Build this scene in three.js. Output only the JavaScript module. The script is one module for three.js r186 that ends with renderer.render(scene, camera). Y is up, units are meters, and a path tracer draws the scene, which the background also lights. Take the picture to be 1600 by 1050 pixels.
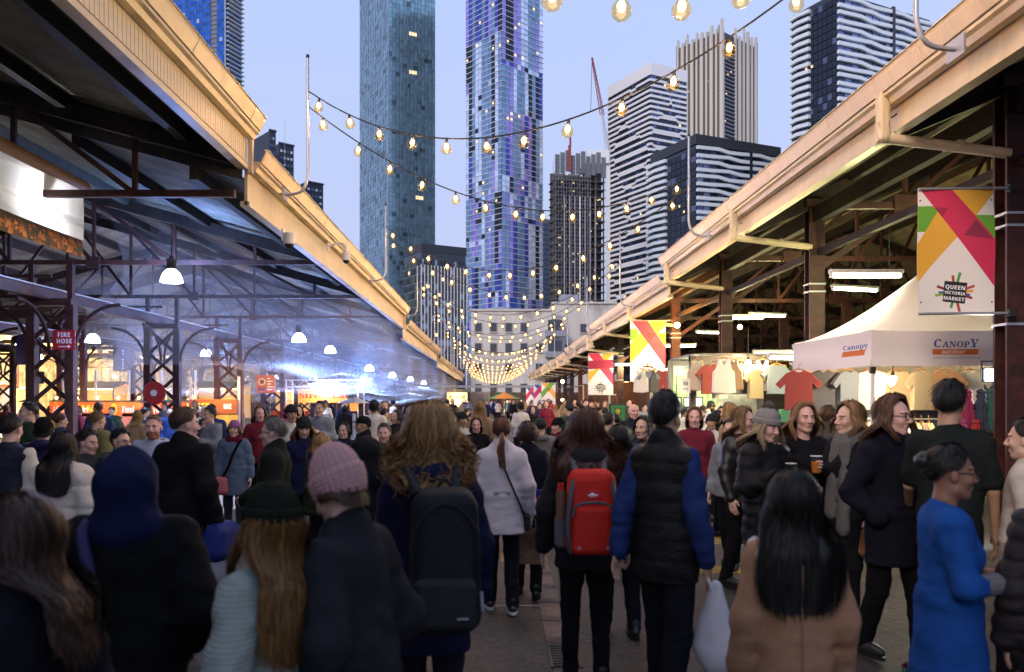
import * as THREE from 'three';
import { mergeGeometries } from 'three/addons/utils/BufferGeometryUtils.js';
import { RoundedBoxGeometry } from 'three/addons/geometries/RoundedBoxGeometry.js';
import { RectAreaLightUniformsLib } from 'three/addons/lights/RectAreaLightUniformsLib.js';

// ---------------------------------------------------------------- camera, sky, sun, exposure
const F = 1263, PX = 769, PY = 622, EYE = 1.8;              // focal length and principal point in photo pixels, eye height in metres
const scene = new THREE.Scene();
const camera = new THREE.PerspectiveCamera(2 * Math.atan(525 / F) * 180 / Math.PI, 1600 / 1050, 0.1, 4000);
camera.position.set(0, EYE, 0);
camera.lookAt(0, EYE, -10);
camera.setViewOffset(1600, 1050, 800 - PX, 525 - PY, 1600, 1050);
camera.focus = 14; camera.userData.fStop = 2.2;
const renderer = new THREE.WebGLRenderer({ antialias: true });
renderer.toneMapping = THREE.LinearToneMapping;
renderer.toneMappingExposure = 1.25;
renderer.shadowMap.enabled = true;
RectAreaLightUniformsLib.init();
{ // dusk sky: lavender near the horizon, clearer blue overhead
  const w = 256, h = 128, d = new Float32Array(w * h * 4);
  for (let j = 0; j < h; j++) {
    const e = ((j + .5) / h - .5) * Math.PI, t = Math.max(0, Math.sin(e));
    const k = Math.pow(t, .6);
    const r = .52 + (.36 - .52) * k, g = .54 + (.52 - .54) * k, b = .76 + (.85 - .76) * k;
    for (let i = 0; i < w; i++) {
      const o = (j * w + i) * 4, c = 1 + .03 * Math.sin(i * .0491 + 2) * Math.cos(e);
      d[o] = r * c; d[o + 1] = g * c; d[o + 2] = b * c; d[o + 3] = 1;
    }
  }
  const tx = new THREE.DataTexture(d, w, h, THREE.RGBAFormat, THREE.FloatType);
  tx.mapping = THREE.EquirectangularReflectionMapping; tx.magFilter = THREE.LinearFilter; tx.needsUpdate = true;
  scene.background = tx; scene.environment = tx;
}
const sun = new THREE.DirectionalLight(0xffe9d8, 1.5);
sun.position.set(-50, 46, 48); sun.target.position.set(0, 0, -30); sun.shadow.radius = 30; sun.castShadow = true;
sun.shadow.camera.left = -70; sun.shadow.camera.right = 70; sun.shadow.camera.top = 70; sun.shadow.camera.bottom = -70; sun.shadow.camera.far = 300;
scene.add(sun, sun.target);

// ---------------------------------------------------------------- helpers
let seed = 7;
function rnd() { seed = (seed * 1664525 + 1013904223) >>> 0; return seed / 4294967296; }
const rr = (a, b) => a + (b - a) * rnd();
const pick = a => a[Math.floor(rnd() * a.length)];
const V = (x, y, z) => new THREE.Vector3(x, y, z);
const at = (x, y, d) => V((x - PX) / F * d, EYE + (PY - y) / F * d, -d);   // photo pixel + distance -> point
const used = {};
function nm(name) { const k = used[name] = (used[name] || 0) + 1; return k === 1 ? name : name + '_' + String(k - 1).padStart(3, '0'); }
function sh(o) { o.castShadow = o.receiveShadow = true; return o; }
function mesh(name, geo, mat, parent) { const m = sh(new THREE.Mesh(geo, mat)); m.name = parent ? name : nm(name); (parent || scene).add(m); return m; }
function tag(o, label, category, group, kind) { o.userData = { label, category }; if (group) o.userData.group = group; if (kind) o.userData.kind = kind; return o; }
function thing(name, label, category, pos, turn, group) { const g = new THREE.Group(); g.name = nm(name); scene.add(g); if (pos) g.position.copy(pos); g.rotation.y = turn || 0; return tag(g, label, category, group); }
function part(name, parent) { const g = new THREE.Group(); g.name = name; parent.add(g); return g; }
function struct(name, geo, mat) { const m = mesh(name, geo, mat); m.userData.kind = 'structure'; return m; }
function copyOf(o, label) { const c = o.clone(); c.name = nm(o.name.replace(/_\d+$/, '')); c.userData = { ...o.userData }; if (label) c.userData.label = label; scene.add(c); return c; }
// tileable noise textures
function hash3(x, y, z) { let h = (x * 374761393 + y * 668265263 + z * 2147483647) | 0; h = Math.imul(h ^ (h >>> 13), 1274126177); return ((h ^ (h >>> 16)) >>> 0) / 4294967296; }
const sm = t => t * t * (3 - 2 * t);
function noise3(x, y, z) {
  const X = Math.floor(x), Y = Math.floor(y), Z = Math.floor(z), u = sm(x - X), v = sm(y - Y), w = sm(z - Z);
  const L = (a, b, t) => a + (b - a) * t;
  return L(L(L(hash3(X, Y, Z), hash3(X + 1, Y, Z), u), L(hash3(X, Y + 1, Z), hash3(X + 1, Y + 1, Z), u), v),
    L(L(hash3(X, Y, Z + 1), hash3(X + 1, Y, Z + 1), u), L(hash3(X, Y + 1, Z + 1), hash3(X + 1, Y + 1, Z + 1), u), v), w) * 2 - 1;
}
function tile(x, y, n, s) { const X = Math.floor(x), Y = Math.floor(y), u = sm(x - X), v = sm(y - Y), h = (a, b) => hash3(((a % n) + n) % n, ((b % n) + n) % n, s); return (h(X, Y) * (1 - u) + h(X + 1, Y) * u) * (1 - v) + (h(X, Y + 1) * (1 - u) + h(X + 1, Y + 1) * u) * v; }
function fbm(u, v, n, oct, s) { let a = 0, w = .5, t = 0; for (let o = 0; o < oct; o++) { a += w * tile(u * n, v * n, n, s + o); t += w; n *= 2; w *= .55; } return a / t; }
function tex(size, fn, srgb) {
  const d = new Uint8Array(size * size * 4);
  for (let j = 0; j < size; j++) for (let i = 0; i < size; i++) { const c = fn(i / size, j / size), o = (j * size + i) * 4; for (let k = 0; k < 3; k++) d[o + k] = Math.max(0, Math.min(255, 255 * (Array.isArray(c) ? c[k] : c))); d[o + 3] = 255; }
  const t = new THREE.DataTexture(d, size, size); t.wrapS = t.wrapT = THREE.RepeatWrapping; t.magFilter = THREE.LinearFilter; t.minFilter = THREE.LinearMipmapLinearFilter; t.generateMipmaps = true;
  if (srgb) t.colorSpace = THREE.SRGBColorSpace; t.needsUpdate = true; return t;
}
function rep(t, x, y) { const c = t.clone(); c.repeat.set(x, y); c.needsUpdate = true; return c; }
const T = {
  grain: tex(256, (u, v) => fbm(u, v, 32, 3, 3)),
  patch: tex(256, (u, v) => { const p = fbm(u, v, 4, 5, 11), q = fbm(u, v, 24, 3, 5); const k = .72 + .38 * (p - .5) * 2 + .2 * (q - .5); return [k, k * .99, k * .97]; }, true),
  asphalt: tex(512, (u, v) => { const p = fbm(u, v, 4, 4, 21), q = fbm(u, v, 128, 2, 9), s = q > .68 ? .25 : 0; const k = .66 + 1.0 * (p - .5) + .4 * (q - .5) + s * .7; return [k, k * .98, k * .95]; }, true),
  stone: tex(256, (u, v) => fbm(u, v, 64, 3, 31)),
  weave: tex(128, (u, v) => .5 + .25 * Math.sin(u * Math.PI * 64) * Math.sin(v * Math.PI * 64) + .35 * (fbm(u, v, 16, 3, 41) - .5)),
  knit: tex(128, (u, v) => { const c = (u * 12) % 1, r = (v * 12 + Math.abs(c - .5)) % 1; return .3 + .5 * Math.sin(r * Math.PI) * (1 - .6 * Math.pow(Math.abs(c - .5) * 2, 2)); }),
  rust: tex(256, (u, v) => { const p = fbm(u, v, 6, 5, 51); const k = .55 + .75 * (p - .35); return [k * 1.02, k * .95, k * .9]; }, true),
  paint: tex(256, (u, v) => { const p = fbm(u, v, 3, 5, 71), q = tile(u * 60, v * 4, 60, 9); const k = .9 + .16 * (p - .5) + .05 * (q - .5) - (p > .66 ? (p - .66) * 1.2 : 0); return [k, k * .985, k * .95]; }, true),
  streak: tex(256, (u, v) => { const p = fbm(u, v, 5, 4, 61) * .5 + .5 * tile(u * 40, v * 3, 40, 8) * .6; const k = .68 + .5 * (p - .3); return [k, k * .97, k * .9]; }, true),
};
const mats = {};
// m(key, linear rgb, roughness, extra)
function m(key, c, rough = .85, ex = {}) { if (mats[key]) return mats[key]; const M = (ex.transmission !== undefined || ex.clearcoat || ex.sheen) ? THREE.MeshPhysicalMaterial : THREE.MeshStandardMaterial; const k = new M({ roughness: rough, ...ex }); k.color.setRGB(c[0], c[1], c[2]); if (ex.em) { delete k.em; k.emissive.setRGB(...ex.em); } k.name = key; return mats[key] = k; }
const mm = (key, c, rough, ex = {}) => { const { em, ...o } = ex; const k = m(key, c, rough, o); if (em) { k.emissive.setRGB(em[0], em[1], em[2]); k.emissiveIntensity = 1; } return k; };
// geometry helpers
const box = (w, h, d, x = 0, y = 0, z = 0) => new THREE.BoxGeometry(w, h, d).translate(x, y, z);
const rbox = (w, h, d, r = .01, x = 0, y = 0, z = 0) => new RoundedBoxGeometry(w, h, d, 2, r).translate(x, y, z);
const cyl = (r0, r1, h, x = 0, y = 0, z = 0, n = 12) => new THREE.CylinderGeometry(r1, r0, h, n).translate(x, y, z);
const sph = (r, x = 0, y = 0, z = 0, a = 12, b = 8) => new THREE.SphereGeometry(r, a, b).translate(x, y, z);
function bar(a, b, w, h) { // box beam from a to b; h is its height
  const d = V().subVectors(b, a), L = d.length(), g = new THREE.BoxGeometry(w, h, L), q = new THREE.Matrix4(); q.lookAt(a, b, Math.abs(d.y) > .999 * L ? V(1, 0, 0) : V(0, 1, 0));
  g.applyMatrix4(q); return g.translate((a.x + b.x) / 2, (a.y + b.y) / 2, (a.z + b.z) / 2);
}
const tube = (pts, r, n = 24, rad = 6) => new THREE.TubeGeometry(new THREE.CatmullRomCurve3(pts), n, r, rad, false);
function rod(a, b, r, n = 8) { const d = V().subVectors(b, a), g = new THREE.CylinderGeometry(r, r, d.length(), n); g.applyQuaternion(new THREE.Quaternion().setFromUnitVectors(V(0, 1, 0), d.clone().normalize())); return g.translate((a.x + b.x) / 2, (a.y + b.y) / 2, (a.z + b.z) / 2); }
function clean(g) { let o = g.index ? g.toNonIndexed() : g; for (const k of Object.keys(o.attributes)) if (!['position', 'normal', 'uv', 'color'].includes(k)) o.deleteAttribute(k); return o; }
function merge(list) { const l = list.map(clean), cols = l.some(g => g.attributes.color); for (const g of l) { const n = g.attributes.position.count; if (!g.attributes.uv) g.setAttribute('uv', new THREE.BufferAttribute(new Float32Array(n * 2), 2)); if (cols && !g.attributes.color) g.setAttribute('color', new THREE.BufferAttribute(new Float32Array(n * 3).fill(1), 3)); } return mergeGeometries(l); }
function uvWorld(g, s = 1) { // box-project uv in metres
  const p = g.attributes.position, n = g.attributes.normal, uv = new Float32Array(p.count * 2);
  for (let i = 0; i < p.count; i++) { const ax = Math.abs(n.getX(i)), ay = Math.abs(n.getY(i)), az = Math.abs(n.getZ(i)); const x = p.getX(i), y = p.getY(i), z = p.getZ(i); const [u, v] = ay > ax && ay > az ? [x, z] : ax > az ? [z, y] : [x, y]; uv[2 * i] = u * s; uv[2 * i + 1] = v * s; }
  g.setAttribute('uv', new THREE.BufferAttribute(uv, 2)); return g;
}
function extr(pts, depth, bevel = 0) { const s = new THREE.Shape(pts.map(p => new THREE.Vector2(p[0], p[1]))); return new THREE.ExtrudeGeometry(s, { depth, bevelEnabled: bevel > 0, bevelSize: bevel, bevelThickness: bevel, bevelSegments: 1 }); }
function profileZ(pts, z0, z1) { return uvWorld(extr(pts, Math.abs(z1 - z0)).translate(0, 0, Math.min(z0, z1)), .3); }  // closed x/y profile swept along z
function point(name, pos, color, intensity, radius, parent) { const l = new THREE.PointLight(color, intensity); l.name = name; l.position.copy(pos); l.shadow.radius = radius || 2; l.castShadow = true; (parent || scene).add(l); return l; }
// ---------------------------------------------------------------- ground
const M = {
  cream: mm('cream_paint', [.80, .69, .49], .45, { map: T.paint, bumpMap: T.grain, bumpScale: .002 }),
  oxide: mm('oxide_red_steel', [.115, .032, .022], .6, { map: T.rust, bumpMap: T.grain, bumpScale: .002 }),
  timber: mm('dark_timber', [.05, .033, .025], .8, { map: T.rust, bumpMap: T.grain, bumpScale: .003 }),
  greyBeam: mm('grey_beam', [.11, .11, .10], .8, { map: T.streak }),
  iron: mm('corrugated_iron', [.40, .39, .33], .6, { map: T.streak, side: THREE.DoubleSide }),
  ironPale: mm('pale_corrugated_iron', [.55, .50, .38], .6, { map: T.streak, side: THREE.DoubleSide }),
  galv: mm('galvanised_pipe', [.42, .43, .45], .4, { metalness: .6 }),
  black: mm('black_rubber', [.012, .012, .012], .6),
  concrete: mm('concrete', [.22, .22, .22], .9, { map: T.patch, bumpMap: T.stone, bumpScale: .003 }),
  white: mm('white_paint', [.72, .70, .66], .6),
};
struct('street', uvWorld(new THREE.PlaneGeometry(900, 1400).rotateX(-Math.PI / 2).translate(0, 0, -600), .35), mm('asphalt', [.055, .047, .042], .72, { map: T.asphalt, bumpMap: T.stone, bumpScale: .006 }));
{ // spoon drain of concrete kerb stones with two grates, and the trench line across the street
  const dr = struct('drain_channel', box(.3, .006, 1, .5, -10, 0), M.concrete); dr.geometry = box(.01, .002, .01, .5, -.05, -5);
  const kerb = [0, 1, 2].map(i => mm('drain_stone_' + i, [[.20, .15, .13], [.15, .13, .12], [.24, .17, .15]][i], .85, { map: T.patch, bumpMap: T.stone, bumpScale: .01 }));
  const sg = uvWorld(rbox(.2, .03, .56, .006)), grate = merge([...Array(9)].map((_, i) => box(.2, .012, .03, 0, 0, (i - 4) * .055)).concat([box(.02, .014, .52, -.1), box(.02, .014, .52, .1)]));
  for (let i = 0; i < 46; i++) { const z = -3.3 - i * .585; if (i === 4 || i === 11) { const gm = mesh('grate', grate, M.black, dr); gm.position.set(.5, .004, z); } else { const s = mesh('drain_stone', sg, kerb[i % 3], dr); s.position.set(.5 + rr(-.006, .006), -.011 + rr(0, .003), z); s.rotation.y = rr(-.015, .015); } }
  const rough = (x0, x1, z, w) => { const s = new THREE.Shape(); const n = 26; for (let i = 0; i <= n; i++) { const x = x0 + (x1 - x0) * i / n, y = -z + w * (.5 + rr(-.3, .3)); i ? s.lineTo(x, y) : s.moveTo(x, y); } for (let i = n; i >= 0; i--) s.lineTo(x0 + (x1 - x0) * i / n, -z - w * (.5 + rr(-.3, .3))); return new THREE.ShapeGeometry(s).rotateX(-Math.PI / 2).translate(0, .004, 0); };
  struct('patch_seam', rough(-.4, .42, -7.0, .035), mm('worn_white_line', [.3, .27, .24], .9));
  const yel = mm('worn_yellow_paint', [.42, .27, .03], .8, { map: T.patch });
  const worn = (pts) => { const list = []; for (const [x0, x1, z0, z1] of pts) { const n = Math.round((x1 - x0) / .09); for (let i = 0; i < n; i++) { if (rnd() < .14) continue; const a = x0 + (x1 - x0) * i / n, b = a + (x1 - x0) / n * rr(.85, 1.03); const s = new THREE.Shape(); const e = () => rr(-.05, .03); s.moveTo(a, -z0 + e()); s.lineTo(b, -z0 + e()); s.lineTo(b, -z1 - e()); s.lineTo(a, -z1 - e()); list.push(new THREE.ShapeGeometry(s)); } } return merge(list).rotateX(-Math.PI / 2).translate(0, .004, 0); };
  struct('road_marking', worn([[2.0, 3.8, -10.0, -10.5], [1.9, 3.6, -8.3, -8.65], [.1, .62, -8.9, -9.3], [2.4, 4.0, -12.2, -12.7], [.5, 1.3, -10.2, -10.6]]), yel);
}
{ // pale floor slabs under the left shed
  const fl = struct('shed_floor', box(17, .02, 108, -12.6, -.006, -56), mm('slab_joint', [.08, .08, .085], .9, { map: T.patch }));
  const sm_ = [0, 1, 2, 3].map(i => mm('floor_slab_' + i, [.2 + .03 * i, .205 + .03 * i, .215 + .03 * i], .42, { map: T.patch, bumpMap: T.stone, bumpScale: .003 })), g = uvWorld(rbox(1.58, .03, .78, .008));
  for (let i = 0; i < 6; i++) for (let j = 0; j < 34; j++) { const s = mesh('floor_slab', g, sm_[(i * 7 + j * 3) % 4], fl); s.position.set(-4.95 - i * 1.6, .004 + .002 * ((i + j) % 2), -5 - j * .8); }
}
// ---------------------------------------------------------------- market sheds
const corrCache = {};
function corrSheet(len, x0, y0, x1, y1, pitch = .12, amp = .022) { // corrugated sheet: waves along z, sloping in x/y; thin but with two faces
  const n = Math.round(len / pitch) * 6, p = [], uv = [], id = [];
  const nx = -(y1 - y0), ny = (x1 - x0), L = Math.hypot(nx, ny), sx = nx / L, sy = ny / L;
  for (let i = 0; i <= n; i++) { const z = -len * i / n, o = amp * Math.sin(i / 6 * 2 * Math.PI); for (let k = 0; k < 2; k++) { p.push((k ? x1 : x0) + sx * o, (k ? y1 : y0) + sy * o, z); uv.push(k * L * .25, z * .5); } if (i) { const a = 2 * (i - 1); id.push(a, a + 1, a + 2, a + 1, a + 3, a + 2); } }
  const g = new THREE.BufferGeometry(); g.setAttribute('position', new THREE.Float32BufferAttribute(p, 3)); g.setAttribute('uv', new THREE.Float32BufferAttribute(uv, 2)); g.setIndex(id); g.computeVertexNormals(); return g;
}
function gutterProfile(s, x, y) { // moulded ogee gutter, top outer corner at x,y; s=+1 opens to the right shed
  return [[0, 0], [.02 * s, 0], [.03 * s, -.05], [.10 * s, -.2], [.26 * s, -.2], [.26 * s, -.18], [.115 * s, -.18], [.045 * s, -.04], [.04 * s, 0], [.06 * s, .0], [.06 * s, .012], [0, .012]].map(([a, b]) => [x + a, y + b]);
}
function eave(par, s, gx, H, d0, d1, drop, strip) { // gutter, cornice, fascia board; s=+1 right shed (inside is +x)
  const z0 = -d0, z1 = -d1, gp = gutterProfile(s, gx, H);
  const g = part('gutter', par); mesh('trough', profileZ(s > 0 ? gp : gp.slice().reverse(), z0, z1), M.cream, g);
  const n = Math.floor((d1 - d0) / 2.4), col = profileZ(gutterProfile(s, 0, 0).map(([a, b], i) => [a * 1.02 - .006 * s, b * 1.03]), 0, .06);
  for (let i = 0; i <= n; i++) { const c = mesh('joint_collar', col, M.cream, g); c.position.set(gx, H + .002, z0 - .1 - i * 2.4); }
  const c1 = [[.12, -.21], [.3, -.21], [.3, -.34], [.2, -.34], [.17, -.27], [.12, -.25]].map(([a, b]) => [gx + a * s, H + b]);
  mesh('cornice', profileZ(c1, z0, z1), M.cream, par);
  const fx = gx + .33 * s, fy = H - .24, fb = H - drop;
  mesh('fascia', profileZ([[fx, fy], [fx + .05 * s, fy], [fx + .05 * s, fb], [fx, fb]], z0, z1), M.cream, par);
  mesh('fascia_trim', profileZ([[fx - .03 * s, fb + .06], [fx + .12 * s, fb + .06], [fx + .12 * s, fb - .02], [fx - .03 * s, fb - .02]], z0, z1), M.cream, par);
  if (strip) { // ribbed lining boards, one by one
    const bg = uvWorld(box(.012, strip, .085)); const nb = Math.min(150, Math.floor((d1 - d0) / .1)); for (let i = 0; i < nb; i++) { const b = mesh('ribbed_board', bg, M.cream, par); b.position.set(fx - .012 * s, fb + .09 + strip / 2, z1 + .06 + i * .1); }
  }
  mesh('end_cap', box(.07, drop + .05, .1, fx - .06 * s, H - drop / 2 - .05, z1 - .03), M.cream, par);
  return { fx, fb };
}
const lampBell = [];
{ // ---- left shed
  const shed = thing('market_shed', 'open market shed with cream gutter, lattice columns and smoky blue-lit roof', 'market shed');
  const mods = [[-26, 13.0, 6.29, .80, .36], [13.05, 36, 5.8, .88, 0], [36.05, 58, 5.27, .85, 0], [58.05, 108, 4.85, .8, 0]];
  const GX = -3.62, RX = -13.4, pitch = .27;
  for (const [d0, d1, H, drop, strip] of mods) {
    const e = eave(shed, -1, GX, H, d0, d1, drop, strip);
    const y0 = H - .45, len = 3.2, nn = Math.ceil((d1 - d0) / len), L = (d1 - d0) / nn;
    const ra = corrSheet(L, GX - .35, y0, RX, y0 + (GX - .35 - RX) * pitch), rb = corrSheet(L, -23.2, y0, RX, y0 + (GX - .35 - RX) * pitch);
    for (let i = 0; i < nn; i++) { const a = mesh('roof_sheet', ra, M.iron, shed); a.position.z = -d0 - i * L; const b = mesh('roof_sheet', rb, M.iron, shed); b.position.z = -d0 - i * L; }
    for (let k = 0; k < 5; k++) { const x = GX - 1.2 - k * 1.9; mesh('purlin', uvWorld(box(.14, .22, d1 - d0, x, y0 + (GX - .35 - x) * pitch - .14, -(d0 + d1) / 2)), k % 2 ? M.timber : M.greyBeam, shed); mesh('purlin', uvWorld(box(.14, .22, d1 - d0, 2 * RX - x + .2, y0 + (GX - .35 - x) * pitch - .14, -(d0 + d1) / 2)), M.timber, shed); }
  }
  for (let i = 0; i + 1 < mods.length; i++) { const H = mods[i][2], h = mods[i + 1][2], r = (GX - .35 - RX) * pitch; mesh('gable_infill', uvWorld(extr([[GX - .4, H - .40], [RX, H - .40 + r], [-23.2, H - .40], [-23.2, h - .5], [RX, h - .5 + r], [GX - .4, h - .5]], .04).translate(0, 0, -mods[i][1] - .02)), M.greyBeam, shed); }
  for (let i = 0; i < 16; i++) {
    const d = 6.25 + 6.42 * i, z = -d, md = mods.find(a => d >= a[0] && d < a[1] + .1), y0 = md[2] - .45, cH = Math.min(5.0, y0 - .3), XL = -4.03;
    const t = part('roof_truss', shed), Y = x => y0 + (-3.97 - Math.max(x, 2 * RX - x)) * pitch - .32;
    mesh('rafter', uvWorld(bar(V(XL, Y(XL) + .05, z), V(RX, Y(RX) + .05, z), .14, .26)), M.timber, t);
    mesh('rafter', uvWorld(bar(V(2 * RX - XL, Y(XL) + .05, z), V(RX, Y(RX) + .05, z), .14, .26)), M.timber, t);
    mesh('bottom_chord', uvWorld(bar(V(XL, cH, z), V(-23.2, cH, z), .1, .11)), M.oxide, t);
    mesh('bottom_chord', uvWorld(bar(V(-10.4, cH - .32, z), V(-23.2, cH - .32, z), .06, .07)), M.oxide, t);
    const xs = [-5.6, -7.5, -9.4, -11.4, -13.4, -15.4, -17.4, -19.4, -21.2];
    xs.forEach((x, k) => { mesh('post_strut', bar(V(x, cH, z), V(x, Y(x), z), .07, .07), M.oxide, t); const x2 = x < RX ? x + 1.95 : x - 1.95; if (x !== RX) mesh('brace', bar(V(x, cH, z), V(x2, Y(x2), z), .06, .08), M.oxide, t); });
    mesh('gusset', box(.32, .26, .05, -9.4, cH, z + .06), M.oxide, t);
    // lattice columns on two lines
    for (const cx of [-10.4, -16.6, -23.2]) {
      if (cx === -10.4 && i < 1) continue;
      const c = part('lattice_column', shed), w = .46, top = 4.0, fl = box(.17, top, .2, 0, top / 2, 0);
      for (const q of [-1, 1]) { const f_ = mesh('flange', uvWorld(box(.2, top, .22, cx + q * w, top / 2, z)), M.oxide, c); mesh('stub', box(.12, cH - top, .14, cx + q * w, (cH + top) / 2, z), M.oxide, c); }
      for (let k = 0; k < 5; k++) { const ya = .25 + k * .74, yb = ya + .7; mesh('lattice_bar', bar(V(cx - w + .06, ya, z + .05), V(cx + w - .06, yb, z + .05), .03, .1), M.oxide, c); mesh('lattice_bar', bar(V(cx + w - .06, ya, z - .05), V(cx - w + .06, yb, z - .05), .03, .1), M.oxide, c); }
      mesh('capital', rbox(1.1, .16, .34, .02, cx, top + .06, z), M.oxide, c);
      for (const q of [-1, 1]) { const pts = []; for (let k = 0; k <= 8; k++) { const a = k / 8 * Math.PI / 2; pts.push(V(cx + q * (w + .1 + 1.05 * (1 - Math.cos(a))), 2.95 + 1.05 * Math.sin(a), z)); } mesh('arched_bracket', tube(pts, .045, 12, 5), M.oxide, c);
        const pz = []; for (let k = 0; k <= 8; k++) { const a = k / 8 * Math.PI / 2; pz.push(V(cx, 2.95 + 1.05 * Math.sin(a), z + q * (.12 + 1.3 * (1 - Math.cos(a))))); } mesh('arched_bracket', tube(pz, .045, 12, 5), M.oxide, c); }
      const bz = box(.14, .24, 6.42, cx, top + .22, z - 3.21); mesh('column_beam', uvWorld(bz), M.oxide, shed);
      mesh('beam_flange', box(.3, .03, 6.42, cx, top + .36, z - 3.21), M.galv, shed);
    }
  }
  // neighbouring shed further left: pale lined roof over warm-lit stalls
  const s2 = thing('market_shed', 'further shed with pale lined roof beyond the lattice columns', 'market shed');
  for (let i = 0; i < 9; i++) { const d = 8 + i * 12, a = mesh('roof_sheet', corrSheet(12, -23.5, 4.9, -33, 7.6), M.ironPale, s2); a.position.z = -d; const b = mesh('roof_sheet', corrSheet(12, -42.5, 4.9, -33, 7.6), M.ironPale, s2); b.position.z = -d;
    for (const x of [-33, -42.5]) { const c = mesh('column', box(.3, x === -33 ? 7.4 : 5, .3, x, x === -33 ? 3.7 : 2.5, -d), M.oxide, s2); }
    mesh('tie_beam', box(19, .16, .14, -33, 4.85, -d), M.oxide, s2); }
  mesh('back_wall', uvWorld(box(.3, 6, 110, -44, 3, -60), .5), mm('pale_wall', [.5, .42, .28], .8, { map: T.patch }), s2);
}
{ // ---- right shed
  const shed = thing('market_shed', 'open market shed with ochre gutter, red iron columns and hanging banners', 'market shed');
  const mods = [[-8, 22.6, 5.70], [22.65, 40, 5.25], [40.05, 52, 4.95], [52.05, 106, 4.75]], GX = 4.62, RX = 15.2, pitch = .42, CX = 6.4;
  for (const [d0, d1, H] of mods) {
    eave(shed, 1, GX, H, d0, d1, .62, 0);
    const y0 = H - .3, nn = Math.ceil((d1 - d0) / 3.2), L = (d1 - d0) / nn, ra = corrSheet(L, GX + .3, y0, RX, y0 + (RX - GX - .3) * pitch), rb = corrSheet(L, 2 * RX - GX, y0, RX, y0 + (RX - GX - .3) * pitch);
    for (let i = 0; i < nn; i++) { mesh('roof_sheet', ra, M.ironPale, shed).position.z = -d0 - i * L; mesh('roof_sheet', rb, M.ironPale, shed).position.z = -d0 - i * L; }
    for (let k = 0; k < 6; k++) { const x = GX + .75 + k * 1.75; mesh('purlin', uvWorld(box(.12, .2, d1 - d0, x, y0 + (x - GX - .3) * pitch - .14, -(d0 + d1) / 2)), M.timber, shed); mesh('purlin', uvWorld(box(.12, .2, d1 - d0, 2 * RX - x, y0 + (x - GX - .3) * pitch - .14, -(d0 + d1) / 2)), M.timber, shed); }
  }
  for (let i = 0; i + 1 < mods.length; i++) { const H = mods[i][2], h = mods[i + 1][2], r = (RX - GX - .3) * pitch; mesh('gable_infill', uvWorld(extr([[GX + .34, H - .25], [GX + .34, h - .35], [RX, h - .35 + r], [2 * RX - GX, h - .35], [2 * RX - GX, H - .25], [RX, H - .25 + r]], .04).translate(0, 0, -mods[i][1] - .02)), M.greyBeam, shed); }
  for (let i = 0; i < 16; i++) {
    const d = 9.95 + 6.1 * (i - 1), z = -d, md = mods.find(a => d >= a[0] && d < a[1] + .1), H = md[2], y0 = H - .3, Y = x => y0 + (Math.min(x, 2 * RX - x) - GX - .3) * pitch - .34, cH = Math.min(5.62, H - .05);
    const t = part('roof_truss', shed);
    for (const w of [0, 1]) { const X = x => w ? 2 * RX - x : x; mesh('rafter', uvWorld(bar(V(X(GX + .38), Y(GX + .38) + .05, z), V(RX, Y(RX) + .05, z), .14, .3)), M.timber, t); }
    mesh('bottom_chord', uvWorld(bar(V(CX, cH, z), V(2 * RX - CX, cH, z), .12, .13)), M.oxide, t);
    [8.2, 10, 12, 13.6, 15.2, 16.8, 18.6].forEach((x, k) => { mesh('post_strut', bar(V(x, cH, z), V(x, Y(x), z), .08, .08), M.oxide, t); if (x !== RX) { const x2 = x < RX ? x + 1.7 : x - 1.7; mesh('brace', bar(V(x, cH, z), V(x2, Y(x2), z), .07, .09), M.oxide, t); } });
    mesh('gusset', merge([box(.5, .3, .04, 8.2, cH + .05, z + .08), box(.5, .3, .04, 12, cH + .05, z + .08)]), M.oxide, t);
    mesh('knee_brace', bar(V(CX, cH - 1.3, z), V(CX + 1.9, cH, z), .09, .12), M.oxide, t);
    for (const [cx, top] of [[CX, cH], [12.4, cH]]) {
      const c = part('iron_column', shed);
      mesh('web', uvWorld(box(.05, top, .24, cx, top / 2, z)), M.oxide, c); mesh('flange', uvWorld(box(.3, top, .04, cx, top / 2, z + .12)), M.oxide, c); mesh('flange', uvWorld(box(.3, top, .04, cx, top / 2, z - .12)), M.oxide, c);
      mesh('cap_plate', box(.46, .14, .4, cx, top + .02, z), M.oxide, c);
      if (cx === CX && i > 0) for (const y of [2.7, 3.9, 4.05]) mesh('strap', box(.33, .03, .31, cx, y, z), M.galv, c);
    }
    mesh('eave_beam', uvWorld(box(.16, .3, 6.1, CX, cH - .22, z - 3.05)), M.timber, shed);
    mesh('tie_rail', uvWorld(box(.1, .12, 6.1, CX + .05, cH - .95, z - 3.05)), M.timber, shed);
    // downpipe with elbow
    const dp = part('downpipe', shed), gy = H - .2;
    mesh('drop', rbox(.15, .62, .15, .05, GX + .14, gy - .28, z + .1), M.cream, dp);
    mesh('run', rod(V(GX + .14, gy - .53, z + .1), V(CX - .1, gy - .72, z + .1), .065, 12), M.cream, dp);
    mesh('pipe_collar', rod(V(GX + 1.05, gy - .625, z + .1), V(GX + 1.1, gy - .63, z + .1), .075, 12), M.cream, dp);
  }
  mesh('back_wall', uvWorld(box(.3, 5.2, 106, 26, 2.6, -54), .5), mm('dim_wall', [.2, .17, .13], .9, { map: T.patch }), shed);
}
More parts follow.
